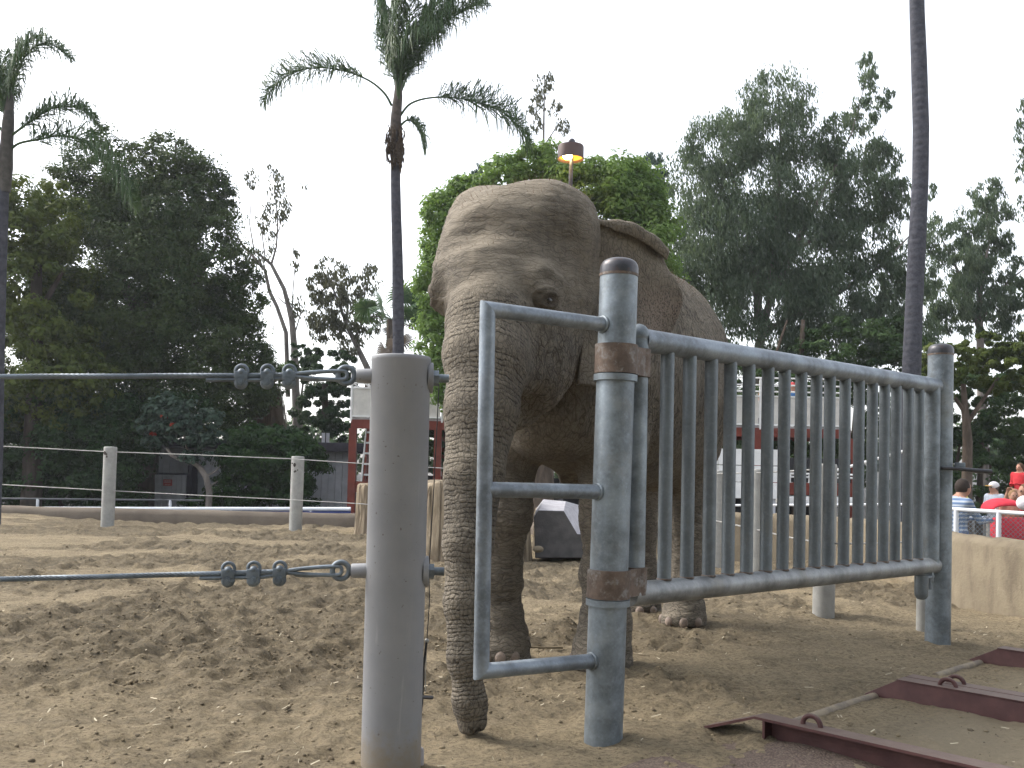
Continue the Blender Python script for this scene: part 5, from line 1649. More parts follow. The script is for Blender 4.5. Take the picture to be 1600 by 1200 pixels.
for dx_ in (-.22, .26):
    mb = MB(); mb.torus((q.x + dx_, q.y + .1, -.35), .10, .02, (1, 0, 0), 20, 8); mb.build('wheel', M['dark_void'], pu)
    mb = MB(); mb.tube([(q.x + dx_, q.y + .1, -.35), (q.x + dx_ * .9, q.y + .15, q.z)], .014, 8); mb.build('frame', M['wire'], pu)
q = P(1601, 786, 12.3)
wb = empty('sun_hat', q, 'round white hat with a purple patch at the right edge above the railing', 'hat')
mb = MB(); mb.ball(q, (.10, .10, .095), 20, 12); mb.build('crown', cloth('white_hat_cloth', (.68, .66, .70)), wb)
mb = MB(); mb.ball(q + Vector((.03, -.06, -.02)), (.05, .05, .06), 14, 8); mb.build('patch', M['purple'], wb)
# two people on the deck
p = P(1238, 598, YD + 1)
person('person', 'person in a blue top with a red cap on the deck behind the white rails', (p.x, p.y, p.z - 1.7), 1.7, R(180), dict(shirt=(.06, .16, .36), trousers=(.1, .1, .12), hair=(.05, .04, .03), cap=(.4, .05, .05), visor=(.4, .05, .05)), {}, 'people on the deck')
p = P(1189, 613, YD + 1)
person('person', 'person in a white top on the deck, left of the one in blue', (p.x, p.y, p.z - 1.6), 1.6, R(200), dict(shirt=(.6, .58, .57), trousers=(.1, .1, .12), hair=(.2, .12, .07)), {}, 'people on the deck')

HAZE = 0.0006
scene.cycles.volume_bounces = 1

# ------------------------------------------------------------------ vegetation
def leaf_quads(c, axis, nrm, L, Wd, fold=0.25):
    """rhombic leaves: centres, unit axes, normals, length, width -> quads"""
    side = np.cross(nrm, axis); side /= (np.linalg.norm(side, axis=1, keepdims=True) + 1e-9)
    n2 = np.cross(axis, side)
    a = c - axis * L[:, None] * .5; b = c + axis * L[:, None] * .5
    s = side * Wd[:, None] * .5; u = n2 * (Wd * fold)[:, None]
    m = c - axis * (L * .08)[:, None]
    v = np.stack([a, m + s + u, b, m - s + u], 1)
    return v.reshape(-1, 3)
def unit(n):
    v = rng.normal(size=(n, 3)); return v / (np.linalg.norm(v, axis=1, keepdims=True) + 1e-9)
def crown(name, mat, parent, lobes, Y, leaf, count, style='round', clump=.20, depth=1.0, gap=0.0, aspect=.5, nclump=34):
    """lobes: (px, py, rx, ry, [dY]) in photo pixels at distance Y. Leaves sit in clumps spread over each lobe's volume."""
    k = Y / F_PX
    area = np.array([l[2] * l[3] for l in lobes], dtype=float); area /= area.sum()
    VV = []
    for l, f in zip(lobes, area):
        dY = l[4] if len(l) > 4 else 0
        c = np.array(P(l[0], l[1], Y + dY)); rx, rz = l[2] * k, l[3] * k; ry = min(rx, rz) * depth + .15
        n = int(count * f); cr = clump * (rx * rz) ** .5
        nc = max(6, int(nclump * (1 - gap * .6)))
        d = unit(nc); rad = rng.uniform(.45, 1.0, nc) ** .55
        cc = d * rad[:, None] * np.array([rx, ry, rz])
        if style != 'round': nc2 = nc
        which = rng.integers(0, nc, n)
        crr = cr * rng.uniform(.55, 1.35, nc)
        off = unit(n) * (rng.random(n) ** .45)[:, None] * crr[which][:, None]
        if style == 'round': off[:, 2] *= .62
        if style == 'hang': off[:, 2] *= 1.0
        pos = c + cc[which] + off
        # leaves near the shell look outward and up
        outw = off / (np.linalg.norm(off, axis=1, keepdims=True) + 1e-6) + .5 * d[which] + np.array([0, 0, .5])
        if style == 'hang':
            ax = unit(n) * .55 + np.array([0, 0, -1.0]) + np.array([.15, 0, 0]); nr = unit(n)
        else:
            nr = outw + unit(n) * .8; ax = np.cross(nr, unit(n))
        ax /= (np.linalg.norm(ax, axis=1, keepdims=True) + 1e-9); nr /= (np.linalg.norm(nr, axis=1, keepdims=True) + 1e-9)
        L = leaf * rng.uniform(.6, 1.4, n)
        VV.append(leaf_quads(pos, ax, nr, L, L * aspect))
    v = np.concatenate(VV)
    me = np_mesh(name, v, np.arange(len(v)).reshape(-1, 4), False)
    o = put(name, me, mat, parent)
    return o
def bark(name, c, sc=8):
    t = NT(name); p = t.pos()
    n = t.noise(t.vec_scale(p, (1, 1, .25)), sc, 6, .65)
    cc = t.mix(t.ramp(n, .3, .7), tuple(x * .65 for x in c), tuple(x * 1.35 for x in c))
    return t.finish(cc, .9, 0, n, .03, .8, .1)
M['bark_dark'] = bark('dark_bark', (.05, .04, .033)); M['bark_grey'] = bark('grey_bark', (.17, .15, .135)); M['bark_mid'] = bark('brown_bark', (.10, .078, .062))
M['lf_dark'] = mat_leaf('leaf_dark_olive', (0.026, 0.05, 0.018), (0.075, 0.105, 0.036), 0.32)
M['lf_olive'] = mat_leaf('leaf_olive', (0.05, 0.078, 0.018), (0.12, 0.15, 0.035), 0.36)
M['lf_bright'] = mat_leaf('leaf_bright_green', (0.10, 0.18, 0.045), (0.22, 0.33, 0.11), 0.5)
M['lf_euc'] = mat_leaf('leaf_grey_green', (0.064, 0.1, 0.066), (0.15, 0.195, 0.135), 0.45)
M['lf_hedge'] = mat_leaf('leaf_hedge', (0.014, 0.036, 0.014), (0.04, 0.08, 0.025), 0.25)
M['lf_ivy'] = mat_leaf('leaf_ivy', (0.015, 0.045, 0.016), (0.05, 0.1, 0.025), 0.25)
M['lf_lime'] = mat_leaf('leaf_lime', (.05, .12, .012), (.10, .21, .03), .3)
M['lf_blue'] = mat_leaf('leaf_blue_green', (.030, .055, .042), (.075, .115, .085), .2)
M['lf_sparse'] = mat_leaf('leaf_sparse', (.055, .062, .036), (.12, .12, .075), .25)
M['lf_palm'] = mat_leaf('leaf_palm', (.035, .07, .035), (.085, .13, .06), .22, .4)
M['lf_fan'] = mat_leaf('leaf_fan_palm', (.03, .075, .03), (.10, .16, .06), .25, .4)
M['lf_brown'] = mat_leaf('leaf_dead_brown', (.05, .035, .024), (.12, .085, .055), .1)
M['flower'] = mat_leaf('red_flower', (.18, .02, .015), (.30, .05, .03), .2)
M['lf_shade'] = mat_leaf('leaf_shaded_green', (0.032, 0.068, 0.028), (0.09, 0.14, 0.05), 0.36)

def base_of(px, Y): 
    p = P(px, 700, Y); return Vector((p.x, Y, ZB))
def tree(label, px, Y, mat, barkm, lobes, leaf, count, trunk, limbs=(), group=None, cat='tree', name='tree', **kw):
    """trunk: [(px,py,r)], limbs: list of the same"""
    root = empty(name, base_of(px, Y), label, cat, group)
    k = 1
    if trunk:
        mb = MB(); pts = [base_of(trunk[0][0], Y) - Vector((0, 0, .3))] + [P(a, b, Y) for a, b, r in trunk]
        mb.tube(pts, [trunk[0][2] * 1.15] + [r for _, _, r in trunk], 12); mb.build('trunk', barkm, root)
    for lm in limbs:
        mb = MB(); mb.tube([P(a[0], a[1], Y + (a[3] if len(a) > 3 else 0)) for a in lm], [a[2] for a in lm], 8); mb.build('limb', barkm, root)
    crown('crown', mat, root, lobes, Y, leaf, count, **kw)
    return root
G1 = 'trees around the yard'
tree('massive dark olive tree filling the left side above the hedge', 230, 28, M['lf_dark'], M['bark_dark'],
     [(170, 270, 62, 70), (268, 250, 48, 44), (285, 330, 85, 95), (190, 430, 130, 150), (300, 420, 105, 110), (375, 470, 45, 60), (300, 560, 115, 105), (170, 600, 140, 100), (375, 560, 48, 62), (125, 320, 80, 70), (235, 360, 90, 100), (240, 500, 130, 120), (130, 520, 110, 110, .5), (340, 620, 80, 60), (405, 600, 40, 50), (330, 300, 35, 40)],
     .10, 250000, [(225, 760, .4), (230, 600, .35), (240, 420, .2)], [[(230, 560, .2), (300, 450, .12), (340, 380, .06)], [(232, 520, .2), (170, 400, .1), (165, 290, .05)], [(270, 300, .06), (275, 225, .03)]], G1, clump=.26, nclump=110)
tree('yellowish olive tree crown at the left edge below the palm', 55, 25, M['lf_olive'], M['bark_dark'],
     [(60, 350, 72, 75), (62, 460, 90, 100), (50, 570, 100, 100), (20, 400, 70, 120), (100, 600, 80, 70)], .14, 32000, [(50, 760, .25), (55, 520, .18), (60, 360, .08)], [[(55, 500, .1), (100, 420, .05)]], G1, clump=.22, nclump=80)
tree('bright green bushy tree directly behind the head of the elephant', 850, 24, M['lf_bright'], M['bark_mid'],
     [(698, 350, 44, 60), (690, 440, 42, 75), (695, 535, 46, 65), (735, 305, 42, 32), (850, 262, 62, 36), (960, 292, 78, 46), (900, 330, 110, 70), (1008, 335, 42, 52), (985, 400, 80, 80), (790, 290, 45, 45), (1000, 470, 70, 70), (760, 400, 80, 90), (960, 530, 90, 60), (720, 600, 50, 50)],
     .11, 125000, [(850, 760, .25), (850, 500, .2), (850, 380, .1)], [[(850, 520, .1), (720, 420, .05)], [(850, 500, .1), (960, 380, .05)]], G1, clump=.32, nclump=100)
E_limbs = [[(1182, 560, .16), (1200, 480, .12), (1240, 390, .09), (1290, 290, .05), (1330, 210, .025), (1352, 130, .012)],
           [(1185, 500, .14), (1180, 420, .10), (1160, 320, .06), (1135, 250, .03)],
           [(1200, 470, .1), (1215, 330, .07), (1220, 220, .04), (1215, 140, .02)],
           [(1190, 520, .1), (1290, 470, .08), (1370, 420, .05), (1425, 365, .02)],
           [(1240, 390, .06), (1320, 350, .04), (1375, 300, .02)], [(1300, 300, .04), (1360, 250, .02), (1385, 200, .01)]]
tree('big grey green eucalyptus with airy crown towering behind the gate', 1190, 31, M['lf_euc'], M['bark_grey'],
     [(1215, 158, 58, 44), (1205, 215, 80, 55), (1130, 235, 62, 60), (1090, 285, 42, 62), (1185, 300, 95, 70), (1275, 300, 70, 70), (1150, 370, 105, 70), (1095, 400, 55, 75), (1250, 400, 100, 70), (1200, 465, 110, 60), (1110, 465, 60, 60), (1290, 480, 80, 60), (1150, 420, 90, 60), (1300, 545, 90, 45), (1180, 540, 80, 45)],
     .15, 105000, [(1172, 780, .28), (1176, 640, .25), (1182, 560, .2)], E_limbs, G1, style='hang', clump=.30, nclump=70, aspect=.26)
cr2 = crown('crown', M['lf_euc'], bpy.data.objects[-1] if False else [o for o in bpy.data.objects if o.get('label', '').startswith('big grey green euc')][0],
      [(1345, 182, 26, 26), (1358, 128, 14, 26), (1383, 160, 14, 18), (1352, 95, 10, 12), (1335, 240, 45, 45), (1375, 255, 26, 36), (1350, 310, 55, 50), (1395, 320, 28, 40), (1330, 380, 60, 50), (1405, 395, 35, 30), (1370, 440, 55, 40), (1400, 480, 46, 40), (1425, 530, 40, 40), (1360, 510, 60, 40), (1440, 440, 26, 30), (1300, 215, 18, 40), (1410, 300, 14, 20)], 31, .16, 33000, 'hang', .36, 1.0, .35, .26)
tree('airy grey green eucalyptus right of the bare palm trunk', 1540, 34, M['lf_euc'], M['bark_grey'],
     [(1468, 375, 30, 42), (1540, 305, 24, 34), (1528, 395, 40, 30), (1515, 455, 40, 36), (1520, 345, 32, 34), (1555, 350, 28, 40), (1490, 425, 46, 46), (1480, 460, 44, 40), (1562, 405, 30, 40), (1572, 460, 28, 40), (1500, 500, 50, 32), (1595, 440, 24, 34), (1545, 500, 46, 34), (1590, 500, 30, 40), (1455, 300, 8, 14), (1535, 430, 30, 30)],
     .16, 27000, [(1540, 780, .18), (1532, 560, .14), (1530, 440, .07)], [[(1532, 520, .09), (1500, 430, .05), (1470, 370, .02)], [(1530, 470, .07), (1545, 380, .04), (1540, 300, .015)], [(1532, 500, .07), (1575, 440, .04), (1600, 420, .02)]], G1, style='hang', clump=.30, gap=.4, aspect=.26)
tree('eucalyptus branch tips hanging in at the far right edge of the sky', 1650, 26, M['lf_euc'], M['bark_grey'],
     [(1598, 215, 12, 34), (1602, 165, 8, 14), (1596, 270, 9, 14), (1640, 220, 40, 60), (1650, 320, 45, 70), (1600, 310, 8, 8)], .15, 4200, [(1660, 780, .2), (1655, 500, .15), (1650, 250, .06)], [[(1652, 330, .05), (1615, 240, .02), (1598, 200, .008)]], G1, style='hang', clump=.34, gap=.4, aspect=.26)
tree('dense dark green trees low behind the right half of the gate', 1330, 29, M['lf_shade'], M['bark_mid'],
     [(1330, 560, 85, 62), (1250, 590, 80, 60), (1385, 610, 60, 70), (1160, 600, 70, 50), (1310, 650, 110, 60), (1400, 700, 70, 70), (1130, 660, 50, 40), (1390, 540, 50, 50), (1410, 570, 50, 50), (1300, 545, 60, 40), (1280, 720, 120, 50), (1430, 640, 40, 80)], .12, 46000, [(1245, 780, .14), (1250, 600, .12), (1255, 500, .06)], [[(1250, 640, .08), (1210, 560, .05), (1230, 500, .03)], [(1330, 740, .1), (1340, 600, .06)]], G1)
tree('yellow green spreading tree behind the latch post', 1520, 25, M['lf_olive'], M['bark_mid'],
     [(1490, 565, 66, 34), (1565, 580, 60, 40), (1450, 600, 40, 40), (1600, 560, 50, 40), (1530, 545, 50, 26)], .13, 17000, [(1510, 790, .14), (1512, 690, .12), (1505, 600, .06)], [[(1512, 660, .07), (1560, 590, .03)], [(1512, 650, .07), (1470, 590, .03)]], G1)
tree('shaded dark green thicket behind the visitors on the right', 1540, 29, M['lf_shade'], M['bark_mid'],
     [(1500, 640, 66, 66), (1575, 650, 60, 70), (1480, 710, 50, 60), (1540, 740, 80, 50), (1610, 720, 50, 70), (1560, 690, 60, 50), (1530, 600, 80, 40), (1600, 620, 50, 60), (1450, 660, 40, 60), (1530, 780, 110, 40), (1620, 790, 60, 40)], .12, 40000, [(1530, 790, .1), (1535, 640, .06)], [[(1490, 760, .05), (1500, 690, .04), (1530, 650, .02)], [(1550, 760, .04), (1545, 700, .03)]], G1)
tree('dark rounded tree between the grey building and the raised deck', 508, 33, M['lf_hedge'], M['bark_dark'],
     [(512, 585, 40, 50), (495, 640, 38, 46), (530, 640, 32, 50), (540, 580, 20, 35), (470, 560, 18, 28)], .15, 13000, [(508, 760, .15), (508, 600, .1)], [], G1)
# sparse and bare trees
tree('nearly bare tall tree with forked grey limbs rising against the sky', 458, 35, M['lf_sparse'], M['bark_grey'],
     [(432, 320, 14, 34), (395, 280, 12, 14), (437, 288, 10, 16), (365, 335, 12, 22), (412, 350, 9, 20), (447, 330, 8, 18), (475, 290, 5, 6), (424, 380, 8, 18), (462, 410, 6, 20), (463, 480, 10, 22), (400, 400, 20, 14), (385, 420, 14, 12), (425, 268, 7, 10)], .17, 1500,
     [(466, 760, .17), (463, 640, .15), (460, 545, .13)],
     [[(460, 545, .12), (456, 500, .11), (450, 475, .09), (444, 452, .08), (424, 413, .06), (411, 402, .05), (397, 392, .03)],
      [(450, 620, .09), (447, 520, .08), (433, 480, .07), (421, 455, .07), (414, 422, .06), (395, 400, .05), (378, 382, .04), (364, 358, .02)],
      [(424, 413, .045), (432, 385, .035), (434, 347, .025), (429, 300, .014), (426, 268, .007)], [(397, 392, .03), (390, 350, .02), (393, 300, .012), (395, 275, .006)],
      [(434, 365, .02), (444, 330, .014), (455, 312, .007)], [(456, 500, .03), (458, 450, .022), (463, 395, .01)], [(414, 400, .03), (410, 370, .02), (412, 340, .01)], [(456, 482, .03), (440, 470, .02), (430, 460, .01)], [(461, 520, .03), (470, 490, .02), (466, 470, .01)]], G1, style='hang', clump=.5, gap=.5, aspect=.34)
tree('second thin grey tree standing close right of the bare one', 470, 36, M['lf_sparse'], M['bark_grey'], [(478, 560, 14, 20), (486, 600, 10, 20)], .16, 300, [(472, 760, .13), (468, 640, .11), (458, 560, .06)], [[(468, 640, .05), (476, 580, .03)]], G1, style='hang', clump=.5, aspect=.34)
tree('sparse small tree with grey leaves left of the middle palm trunk', 560, 38, M['lf_sparse'], M['bark_grey'],
     [(513, 425, 22, 22), (498, 450, 20, 26), (530, 455, 36, 36), (515, 490, 34, 36), (550, 490, 34, 34), (545, 530, 26, 30), (580, 440, 16, 26), (500, 510, 20, 24), (575, 500, 22, 28)], .17, 6500, [(580, 760, .16), (574, 575, .13), (545, 515, .09)],
     [[(545, 515, .08), (528, 470, .05), (512, 430, .02)], [(560, 545, .07), (555, 490, .04), (575, 440, .02)], [(545, 515, .05), (510, 495, .02)]], G1, style='hang', clump=.32, gap=.4, aspect=.36)
tree('thin wispy treetop beyond the bright green tree, near the lamp', 850, 46, M['lf_sparse'], M['bark_grey'],
     [(845, 138, 12, 18), (836, 165, 12, 14), (868, 170, 10, 12), (858, 130, 8, 14), (880, 200, 10, 16), (840, 195, 8, 14)], .2, 700, [(846, 760, .2), (848, 400, .16), (849, 230, .06), (851, 120, .02)], [[(849, 230, .04), (875, 190, .02)], [(849, 200, .03), (834, 165, .015)]], G1, style='hang', clump=.5, gap=.5, aspect=.4)
tree('small blue grey treetop showing over the bright green tree', 1010, 42, M['lf_blue'], M['bark_grey'],
     [(1010, 265, 28, 22), (1030, 290, 24, 24), (990, 275, 20, 20), (758, 268, 14, 12), (745, 280, 14, 10)], .2, 2600, [(1010, 760, .2), (1010, 400, .15), (1010, 280, .06)], [], G1, style='hang', clump=.35, gap=.3, aspect=.4)
def bush(name, label, cat, px, Y, mat, lobes, leaf, count, group, stem=None, **kw):
    root = empty(name, base_of(px, Y), label, cat, group)
    mb = MB(); b = base_of(px, Y); q = P(lobes[0][0], lobes[0][1], Y)
    mb.tube([b - Vector((0, 0, .2)), lerp(b, q, .5), q], [.06, .05, .02], 8); mb.build('stem', M['bark_dark'], root)
    crown('foliage', mat, root, lobes, Y, leaf, count, **kw); return root
GB = 'hedges and shrubs'
bush('hedge', 'deep dark green hedge filling the lower left behind the railing', 'hedge', 120, 26, M['lf_hedge'], [(40, 690, 110, 95), (150, 700, 90, 90), (205, 680, 40, 60), (-60, 690, 80, 90), (110, 640, 130, 60), (190, 770, 45, 40), (70, 785, 120, 34), (-40, 785, 100, 34), (170, 800, 70, 20), (280, 640, 50, 30), (20, 740, 70, 50), (90, 730, 70, 50), (150, 750, 60, 45), (30, 650, 80, 50)], .12, 85000, GB, clump=.3, nclump=60)
bush('hedge', 'rounded ivy hedge in front of the grey building', 'hedge', 425, 26.5, M['lf_ivy'], [(425, 715, 66, 56), (385, 720, 45, 50), (470, 725, 42, 50), (400, 765, 75, 28), (460, 770, 55, 24), (360, 778, 60, 14), (430, 690, 70, 25), (318, 786, 40, 9)], .11, 36000, GB, clump=.28, nclump=60)
bush('shrub', 'small lime green bush glowing between dark trees', 'shrub', 385, 30, M['lf_lime'], [(385, 660, 34, 22), (370, 645, 20, 14), (400, 668, 22, 18)], .13, 3600, GB)
bush('shrub', 'clump of greenery under the raised deck beside the anchor post', 'shrub', 680, 28.5, M['lf_ivy'], [(680, 700, 40, 40), (660, 590, 25, 20), (680, 650, 40, 30)], .13, 5000, GB)
bush('shrub', 'greenery behind the raised deck on the right', 'shrub', 1240, 30.5, M['lf_shade'], [(1150, 700, 80, 50), (1250, 710, 80, 45), (1320, 720, 50, 50)], .13, 9000, GB)
# crooked coral tree with red flowers
ct = tree('small crooked tree with blue green leaves and a few red flowers', 328, 24, M['lf_blue'], M['bark_grey'],
     [(268, 640, 40, 26), (245, 665, 30, 20), (300, 680, 36, 18), (240, 692, 22, 12), (330, 682, 24, 14), (275, 665, 40, 24), (330, 655, 20, 18), (310, 715, 30, 10)], .13, 5200,
     [(327, 768, .08), (322, 745, .075), (310, 728, .07)], [[(310, 728, .065), (296, 720, .055), (282, 718, .05), (268, 712, .045), (260, 700, .03)], [(300, 722, .04), (292, 700, .03), (285, 670, .02)], [(322, 745, .03), (338, 735, .02), (345, 728, .01)], [(328, 760, .025), (340, 752, .012)]], G1, clump=.35, gap=.3)
for lb in [(257, 650, 5, 3), (272, 664, 6, 3), (240, 678, 3, 2)]:
    fo_ = crown('flower_cluster', M['flower'], ct, [lb], 23.6, .10, 26, clump=.5)
    fo_['kind'] = 'stuff'
# far wooded band closing the horizon
fo = []
for k in range(24):
    fo.append((-300 + k * 95 + random.uniform(-20, 20), 705 + random.uniform(-12, 10), 70, random.uniform(34, 52)))
o = crown('far_woods', M['lf_shade'], None, fo, 55, .32, 40000, clump=.35, nclump=50); tag(o, 'dark distant tree belt closing the horizon behind everything', None, None, 'stuff')

# thin hazy air between the yard and the far trees
hz_ = MB(); hz_.box((0, 60, 12.0), (340, 260, 28.4)); hz_o = hz_.build('haze', None, None, smooth=False)
t = NT('thin_haze'); vol = t.n('VolumePrincipled'); vol.inputs['Density'].default_value = HAZE; vol.inputs['Color'].default_value = (.86, .92, 1.0, 1); vol.inputs['Anisotropy'].default_value = .3
t.l(vol.outputs[0], t.out.inputs['Volume']); hz_o.data.materials.append(t.m)
tag(hz_o, 'thin pale haze hanging over the yard', None, None, 'stuff')
# unseen trees added behind the camera to put the foreground in shade
def unseen_shade_trees():
    VV = []
    for (cx_, cy_, cz_, rx, ry, rz) in ((-2.5, -11, 8.0, 6, 4.5, 6.5), (5, -10, 7.5, 5.5, 4, 6), (12, -8, 6.5, 5, 4.5, 5.5), (0, -9, 3.2, 12, 2.5, 3.2)):
        n = 2600; d = unit(n); r = rng.random(n) ** .4
        c = np.array([cx_, cy_, cz_]) + d * r[:, None] * np.array([rx, ry, rz]) * (1 + .25 * fbm((d * 2.2 + cx_).astype(np.float32), 2))[:, None]
        ax = unit(n); nr = unit(n); L = .55 * rng.uniform(.6, 1.4, n)
        VV.append(leaf_quads(c, ax, nr, L, L * .6))
    v = np.concatenate(VV)
    o = put('added_shade_foliage', np_mesh('added_shade_foliage', v, np.arange(len(v)).reshape(-1, 4), False), M['lf_shade'])
    tag(o, 'added unseen leafy trees behind the camera that shade the gate', None, None, 'stuff')
unseen_shade_trees()

# palms -----------------------------------------------------------------
def mat_palm_trunk():
    t = NT('ringed_palm_bark'); p = t.pos()
    sx = t.n('SeparateXYZ'); t.l(p, sx.inputs[0])
    ph = t.math('ADD', t.math('MULTIPLY', sx.outputs['Z'], 38.0), t.math('MULTIPLY', t.noise(p, 3, 3), 3.5))
    rg = t.math('SINE', ph)
    n = t.noise(p, 10, 5, .65)
    c = t.mix(t.ramp(n, .3, .7), (.036, .038, .050), (.072, .074, .09))
    c = t.mix(t.math('MULTIPLY', t.ramp(rg, .2, 1.0), .18), c, (.055, .05, .052))
    return t.finish(c, .85, 0, t.math('ADD', t.math('MULTIPLY', rg, .25), n), .02, .6, .2)
M['palm_trunk'] = mat_palm_trunk()
def frond(path, Y, parent, mat, leaf_L, n=70, droop=.7, r0=.028, start=.18, wid=.028, name='frond', dY=0.0, spread=1.0):
    """path: photo points of the rachis (Y offsets allowed); leaflets hang both sides"""
    pts = [np.array(P(a[0], a[1], Y + (a[2] if len(a) > 2 else 0))) for a in path]
    # catmull-rom resample
    out = []
    for i in range(len(pts) - 1):
        p0 = pts[max(i - 1, 0)]; p1 = pts[i]; p2 = pts[i + 1]; p3 = pts[min(i + 2, len(pts) - 1)]
        for k in range(12):
            t = k / 12; out.append(.5 * ((2 * p1) + (p2 - p0) * t + (2 * p0 - 5 * p1 + 4 * p2 - p3) * t * t + (3 * p1 - p0 - 3 * p2 + p3) * t ** 3))
    out.append(pts[-1]); out = np.array(out)
    seg = np.linalg.norm(np.diff(out, axis=0), axis=1); cum = np.concatenate([[0], np.cumsum(seg)]); cum /= cum[-1]
    mb = MB(); m = len(out); mb.tube([Vector(p) for p in out[::2]], [r0 * (1 - .85 * i / (m // 2 + 1)) for i in range(len(out[::2]))], 6)
    stalk_v = np.array([tuple(v) for v in mb.v]); stalk_f = [f for f in mb.f if len(f) == 4]
    V = []; Q = []
    def at(t): return np.array([np.interp(t, cum, out[:, c]) for c in range(3)])
    for i in range(n):
        t = start + (1 - start) * (i + .5) / n
        p = at(t); tg = at(min(1, t + .02)) - at(max(0, t - .02)); tg /= np.linalg.norm(tg) + 1e-9
        hor = np.cross(tg, [0, 0, 1]); hor /= np.linalg.norm(hor) + 1e-6
        prof = (math.sin(math.pi * (.12 + .84 * (t - start) / (1 - start)))) ** .6
        for sd in (-1, 1):
            for rep in range(3):
                L = leaf_L * 1.5 * prof * rng.uniform(.6, 1.2)
                d = hor * sd * rng.uniform(.35, 1.0) * spread + tg * rng.uniform(.25, .75) + np.array([0, 0, rng.uniform(-.3, .9)])
                d /= np.linalg.norm(d)
                e = d * (1 - droop) + np.array([0, 0, -1]) * droop + rng.normal(size=3) * .12; e /= np.linalg.norm(e)
                q0 = p; q1 = p + d * L * .5; q2 = q1 + e * L * .55
                w = np.cross(d, rng.normal(size=3)); w /= np.linalg.norm(w) + 1e-6; w = w * wid * .42
                b = len(V)
                V += [q0 - w * .5, q0 + w * .5, q1 + w, q1 - w, q2 + w * .15, q2 - w * .15]
                Q += [(b, b + 1, b + 2, b + 3), (b + 3, b + 2, b + 4, b + 5)]
    V = np.array(V); nst = len(V)
    me = np_mesh(name, np.concatenate([V, stalk_v]), np.array(Q + [tuple(i + nst for i in f) for f in stalk_f]), False)
    return put(name, me, mat, parent)
def palm(label, name, px, Y, tr):
    root = empty(name, base_of(px, Y), label, 'palm', 'palms')
    mb = MB(); b = base_of(tr[0][0], Y)
    pts = [b - Vector((0, 0, .3)), ] + [P(a, c, Y) for a, c, w in tr]; rad = [tr[0][2] * 1.08 * Y / F_PX / 2] + [w * Y / F_PX / 2 for a, c, w in tr]
    rad = [r * random.uniform(.97, 1.03) for r in rad]
    mb.tube(pts, rad, 20); mb.build('trunk', M['palm_trunk'], root); return root
pm = palm('tall slender feather palm with arching fronds left of the elephant', 'feather_palm', 614, 21, [(617, 700, 22), (622.5, 540, 18), (622, 470, 18), (621, 400, 17), (619, 330, 16), (618, 280, 15.5), (618, 235, 15)])
YP = 21
mb = MB(); mb.tube([P(618, 242, YP), P(618, 215, YP), P(618.5, 185, YP), P(622, 150, YP), P(623, 110, YP)], [.11, .13, .12, .10, .04], 14); mb.build('crownshaft', simple('palm_crownshaft', (.065, .052, .045), .7, 0, .45, 7, .02, 25), pm)
for pth, L, n, dr in (
    ([(612, 165), (600, 145), (575, 125), (535, 110), (490, 106), (450, 118), (420, 145), (412, 160)], .62, 62, .8),
    ([(626, 180), (640, 163), (665, 154), (700, 152), (740, 158), (780, 172), (812, 200), (828, 225)], .70, 66, .8),
    ([(622, 160), (618, 110), (605, 60), (600, 20), (598, -30)], .55, 60, .75),
    ([(624, 155, .2), (635, 100, .3), (655, 50, .4), (685, 5, .4), (720, -20, .4), (745, 0, .4)], .75, 70, .85),
    ([(623, 150, -.3), (630, 90, -.6), (640, 30, -.8), (640, -40, -.8)], .6, 60, .8),
    ([(624, 150, .4), (650, 90, .8), (690, 40, .9), (740, 10, .9), (762, 5, .9)], .68, 64, .85),
    ([(621, 150, .2), (612, 90, .5), (612, 40, .7), (625, -30, .8)], .62, 60, .8),
    ([(623, 155, -.2), (628, 100, -.5), (655, 60, -.9), (690, 45, -1.1)], .6, 50, .9),
    ([(622, 160), (628, 110), (645, 70), (670, 40), (700, 15), (715, -40)], .62, 60, .85),
    ([(622, 150, -.3), (615, 80, -.5), (595, 10, -.6), (575, -50, -.6)], .6, 50, .8),
    ([(626, 196), (636, 188), (648, 192), (658, 208), (663, 232)], .34, 30, .7)):
    frond(pth, YP, pm, M['lf_palm'], L, n, dr, start=.16 if len(pth) < 8 else .26)
for k in range(34):
    a0 = (610 + random.uniform(-4, 18), 200 + random.uniform(-6, 36)); 
    frond([a0, (a0[0] + random.uniform(-5, 6), a0[1] + 14), (a0[0] + random.uniform(-6, 7), a0[1] + 30)], YP - .15, pm, M['lf_brown'], .12, 8, .9, .012, name='dead_frond', wid=.03)
p2 = palm('feather palm at the left edge with three drooping fronds in view', 'feather_palm', 0, 17, [(-5, 700, 18), (-2, 560, 17), (2, 420, 16), (6, 300, 15), (8, 265, 17)])
mb = MB(); mb.tube([P(8, 300, 17), P(9, 262, 17), P(10, 235, 17), P(13, 190, 17), P(17, 140, 17)], [.09, .12, .11, .10, .04], 12); mb.build('crownshaft', simple('palm_sheath', (.06, .055, .048), .7, 0, .3, 9, .01, 30), p2)
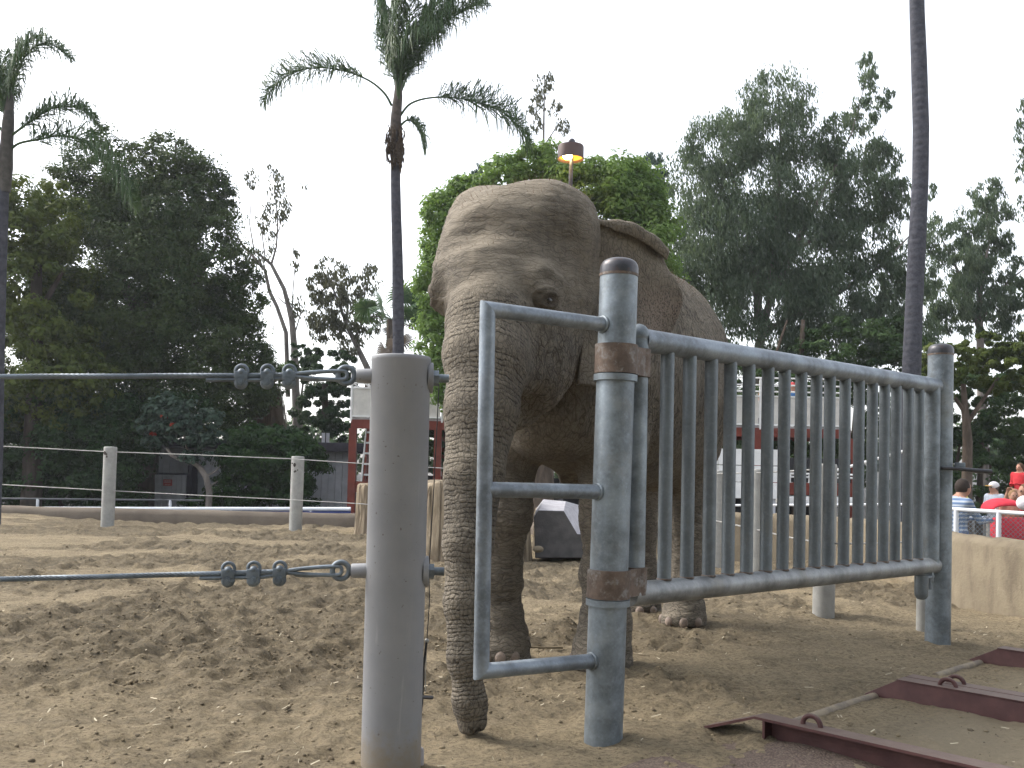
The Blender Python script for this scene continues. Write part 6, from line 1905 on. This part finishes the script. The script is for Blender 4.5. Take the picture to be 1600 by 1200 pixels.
for pth, L, n, dr in (
    ([(13, 190), (20, 140), (32, 100), (55, 72), (82, 70), (112, 92)], .40, 56, .7),
    ([(12, 180, .3), (12, 130, .4), (25, 85, .5), (50, 60, .5), (66, 58, .5)], .40, 50, .6),
    ([(14, 215), (40, 195), (75, 172), (105, 166), (130, 172), (150, 190)], .42, 58, .75),
    ([(14, 236), (30, 224), (60, 218), (100, 212), (140, 226), (175, 255), (198, 290), (207, 318)], .62, 70, .8),
    ([(10, 200), (0, 140), (-20, 90), (-60, 60)], .5, 46, .7), ([(8, 210), (-20, 180), (-60, 170), (-100, 200)], .5, 46, .8), ([(8, 230), (-30, 225), (-70, 260)], .5, 40, .8), ([(12, 200, .5), (5, 150, .9), (2, 110, 1.2), (10, 80, 1.4)], .42, 44, .7)):
    frond(pth, 17, p2, M['lf_palm'], L, n, dr, start=.15, wid=.024)
palm('tall bare palm trunk at right whose crown is out of the picture', 'tall_palm', 1415, 22, [(1416, 790, 32), (1424, 590, 28), (1428, 480, 27), (1433, 380, 26), (1438, 280, 24), (1439, 200, 24), (1436, 100, 24), (1433, 20, 23), (1431, -90, 22), (1430, -400, 20)])
# fan palms
def fan_leaf(c, d, size, mat, parent, n=22):
    """a round pleated leaf of pointed blades"""
    d = np.array(d, dtype=float); d /= np.linalg.norm(d)
    nrm = np.cross(d, unit(1)[0]); nrm /= np.linalg.norm(nrm); sd = np.cross(nrm, d)
    V = []; Q = []
    for k in range(n):
        a = (k / (n - 1) - .5) * R(250)
        ax = d * math.cos(a) + sd * math.sin(a)
        tipd = ax * .8 + np.array([0, 0, -.45]); tipd /= np.linalg.norm(tipd)
        w = np.cross(ax, nrm) * size * .055
        b = len(V); m_ = c + ax * size * .6
        V += [c - w * .2, c + w * .2, m_ + w, m_ - w, m_ + tipd * size * .45 + w * .1, m_ + tipd * size * .45 - w * .1]
        Q += [(b, b + 1, b + 2, b + 3), (b + 3, b + 2, b + 4, b + 5)]
    me = np_mesh('fan_leaf', np.array(V), np.array(Q), False); return put('fan_leaf', me, mat, parent)
def fan_palm(label, px, Y, crown_px, r_px, trunk_w, n, skirt=None):
    root = empty('fan_palm', base_of(px, Y), label, 'palm', 'palms')
    c = np.array(P(crown_px[0], crown_px[1], Y)); k = Y / F_PX
    mb = MB(); mb.tube([base_of(px, Y), Vector(c)], [trunk_w * k / 2 * 1.1, trunk_w * k / 2], 14); mb.build('trunk', M['bark_mid'], root)
    for i in range(n):
        d = unit(1)[0]; d[2] = d[2] * .7 + .15; d /= np.linalg.norm(d)
        e = c + d * r_px * k * rng.uniform(.5, .75)
        mb = MB(); mb.tube([Vector(c), Vector(e)], [.02, .012], 5); mb.build('leaf_stalk', M['lf_fan'], root)
        fan_leaf(e, d, r_px * k * rng.uniform(.34, .48), M['lf_fan'] if d[2] > -.25 else M['lf_brown'], root)
    if skirt:
        V = []; Q = []
        for i in range(900):
            t = rng.random(); a = rng.random() * 6.28
            x = skirt[0] + (skirt[2] - skirt[0]) * t; y = skirt[1] + (skirt[3] - skirt[1]) * t
            p = np.array(P(x, y, Y)); wd = (skirt[4] + (skirt[5] - skirt[4]) * t) * k * .5 * rng.uniform(.6, 1.0)
            p = p + np.array([math.cos(a) * wd, math.sin(a) * wd, 0]); L = rng.uniform(.35, .8)
            w = np.array([-math.sin(a), math.cos(a), 0]) * .03; dn = np.array([math.cos(a) * .12, math.sin(a) * .12, -1]) * L
            b = len(V); V += [p - w, p + w, p + dn + w * .3, p + dn - w * .3]; Q.append((b, b + 1, b + 2, b + 3))
        put('dead_skirt', np_mesh('dead_skirt', np.array(V), np.array(Q), False), M['lf_brown'], root)
    return root
fan_palm('green fan palm behind the middle palm trunk, just left of the bright tree', 610, 34, (612, 500), 72, 16, 26)
fan_palm('fan palm with a shaggy brown skirt left of the deck', 424, 30, (418, 590), 45, 24, 16, (419, 600, 424, 668, 40, 56))
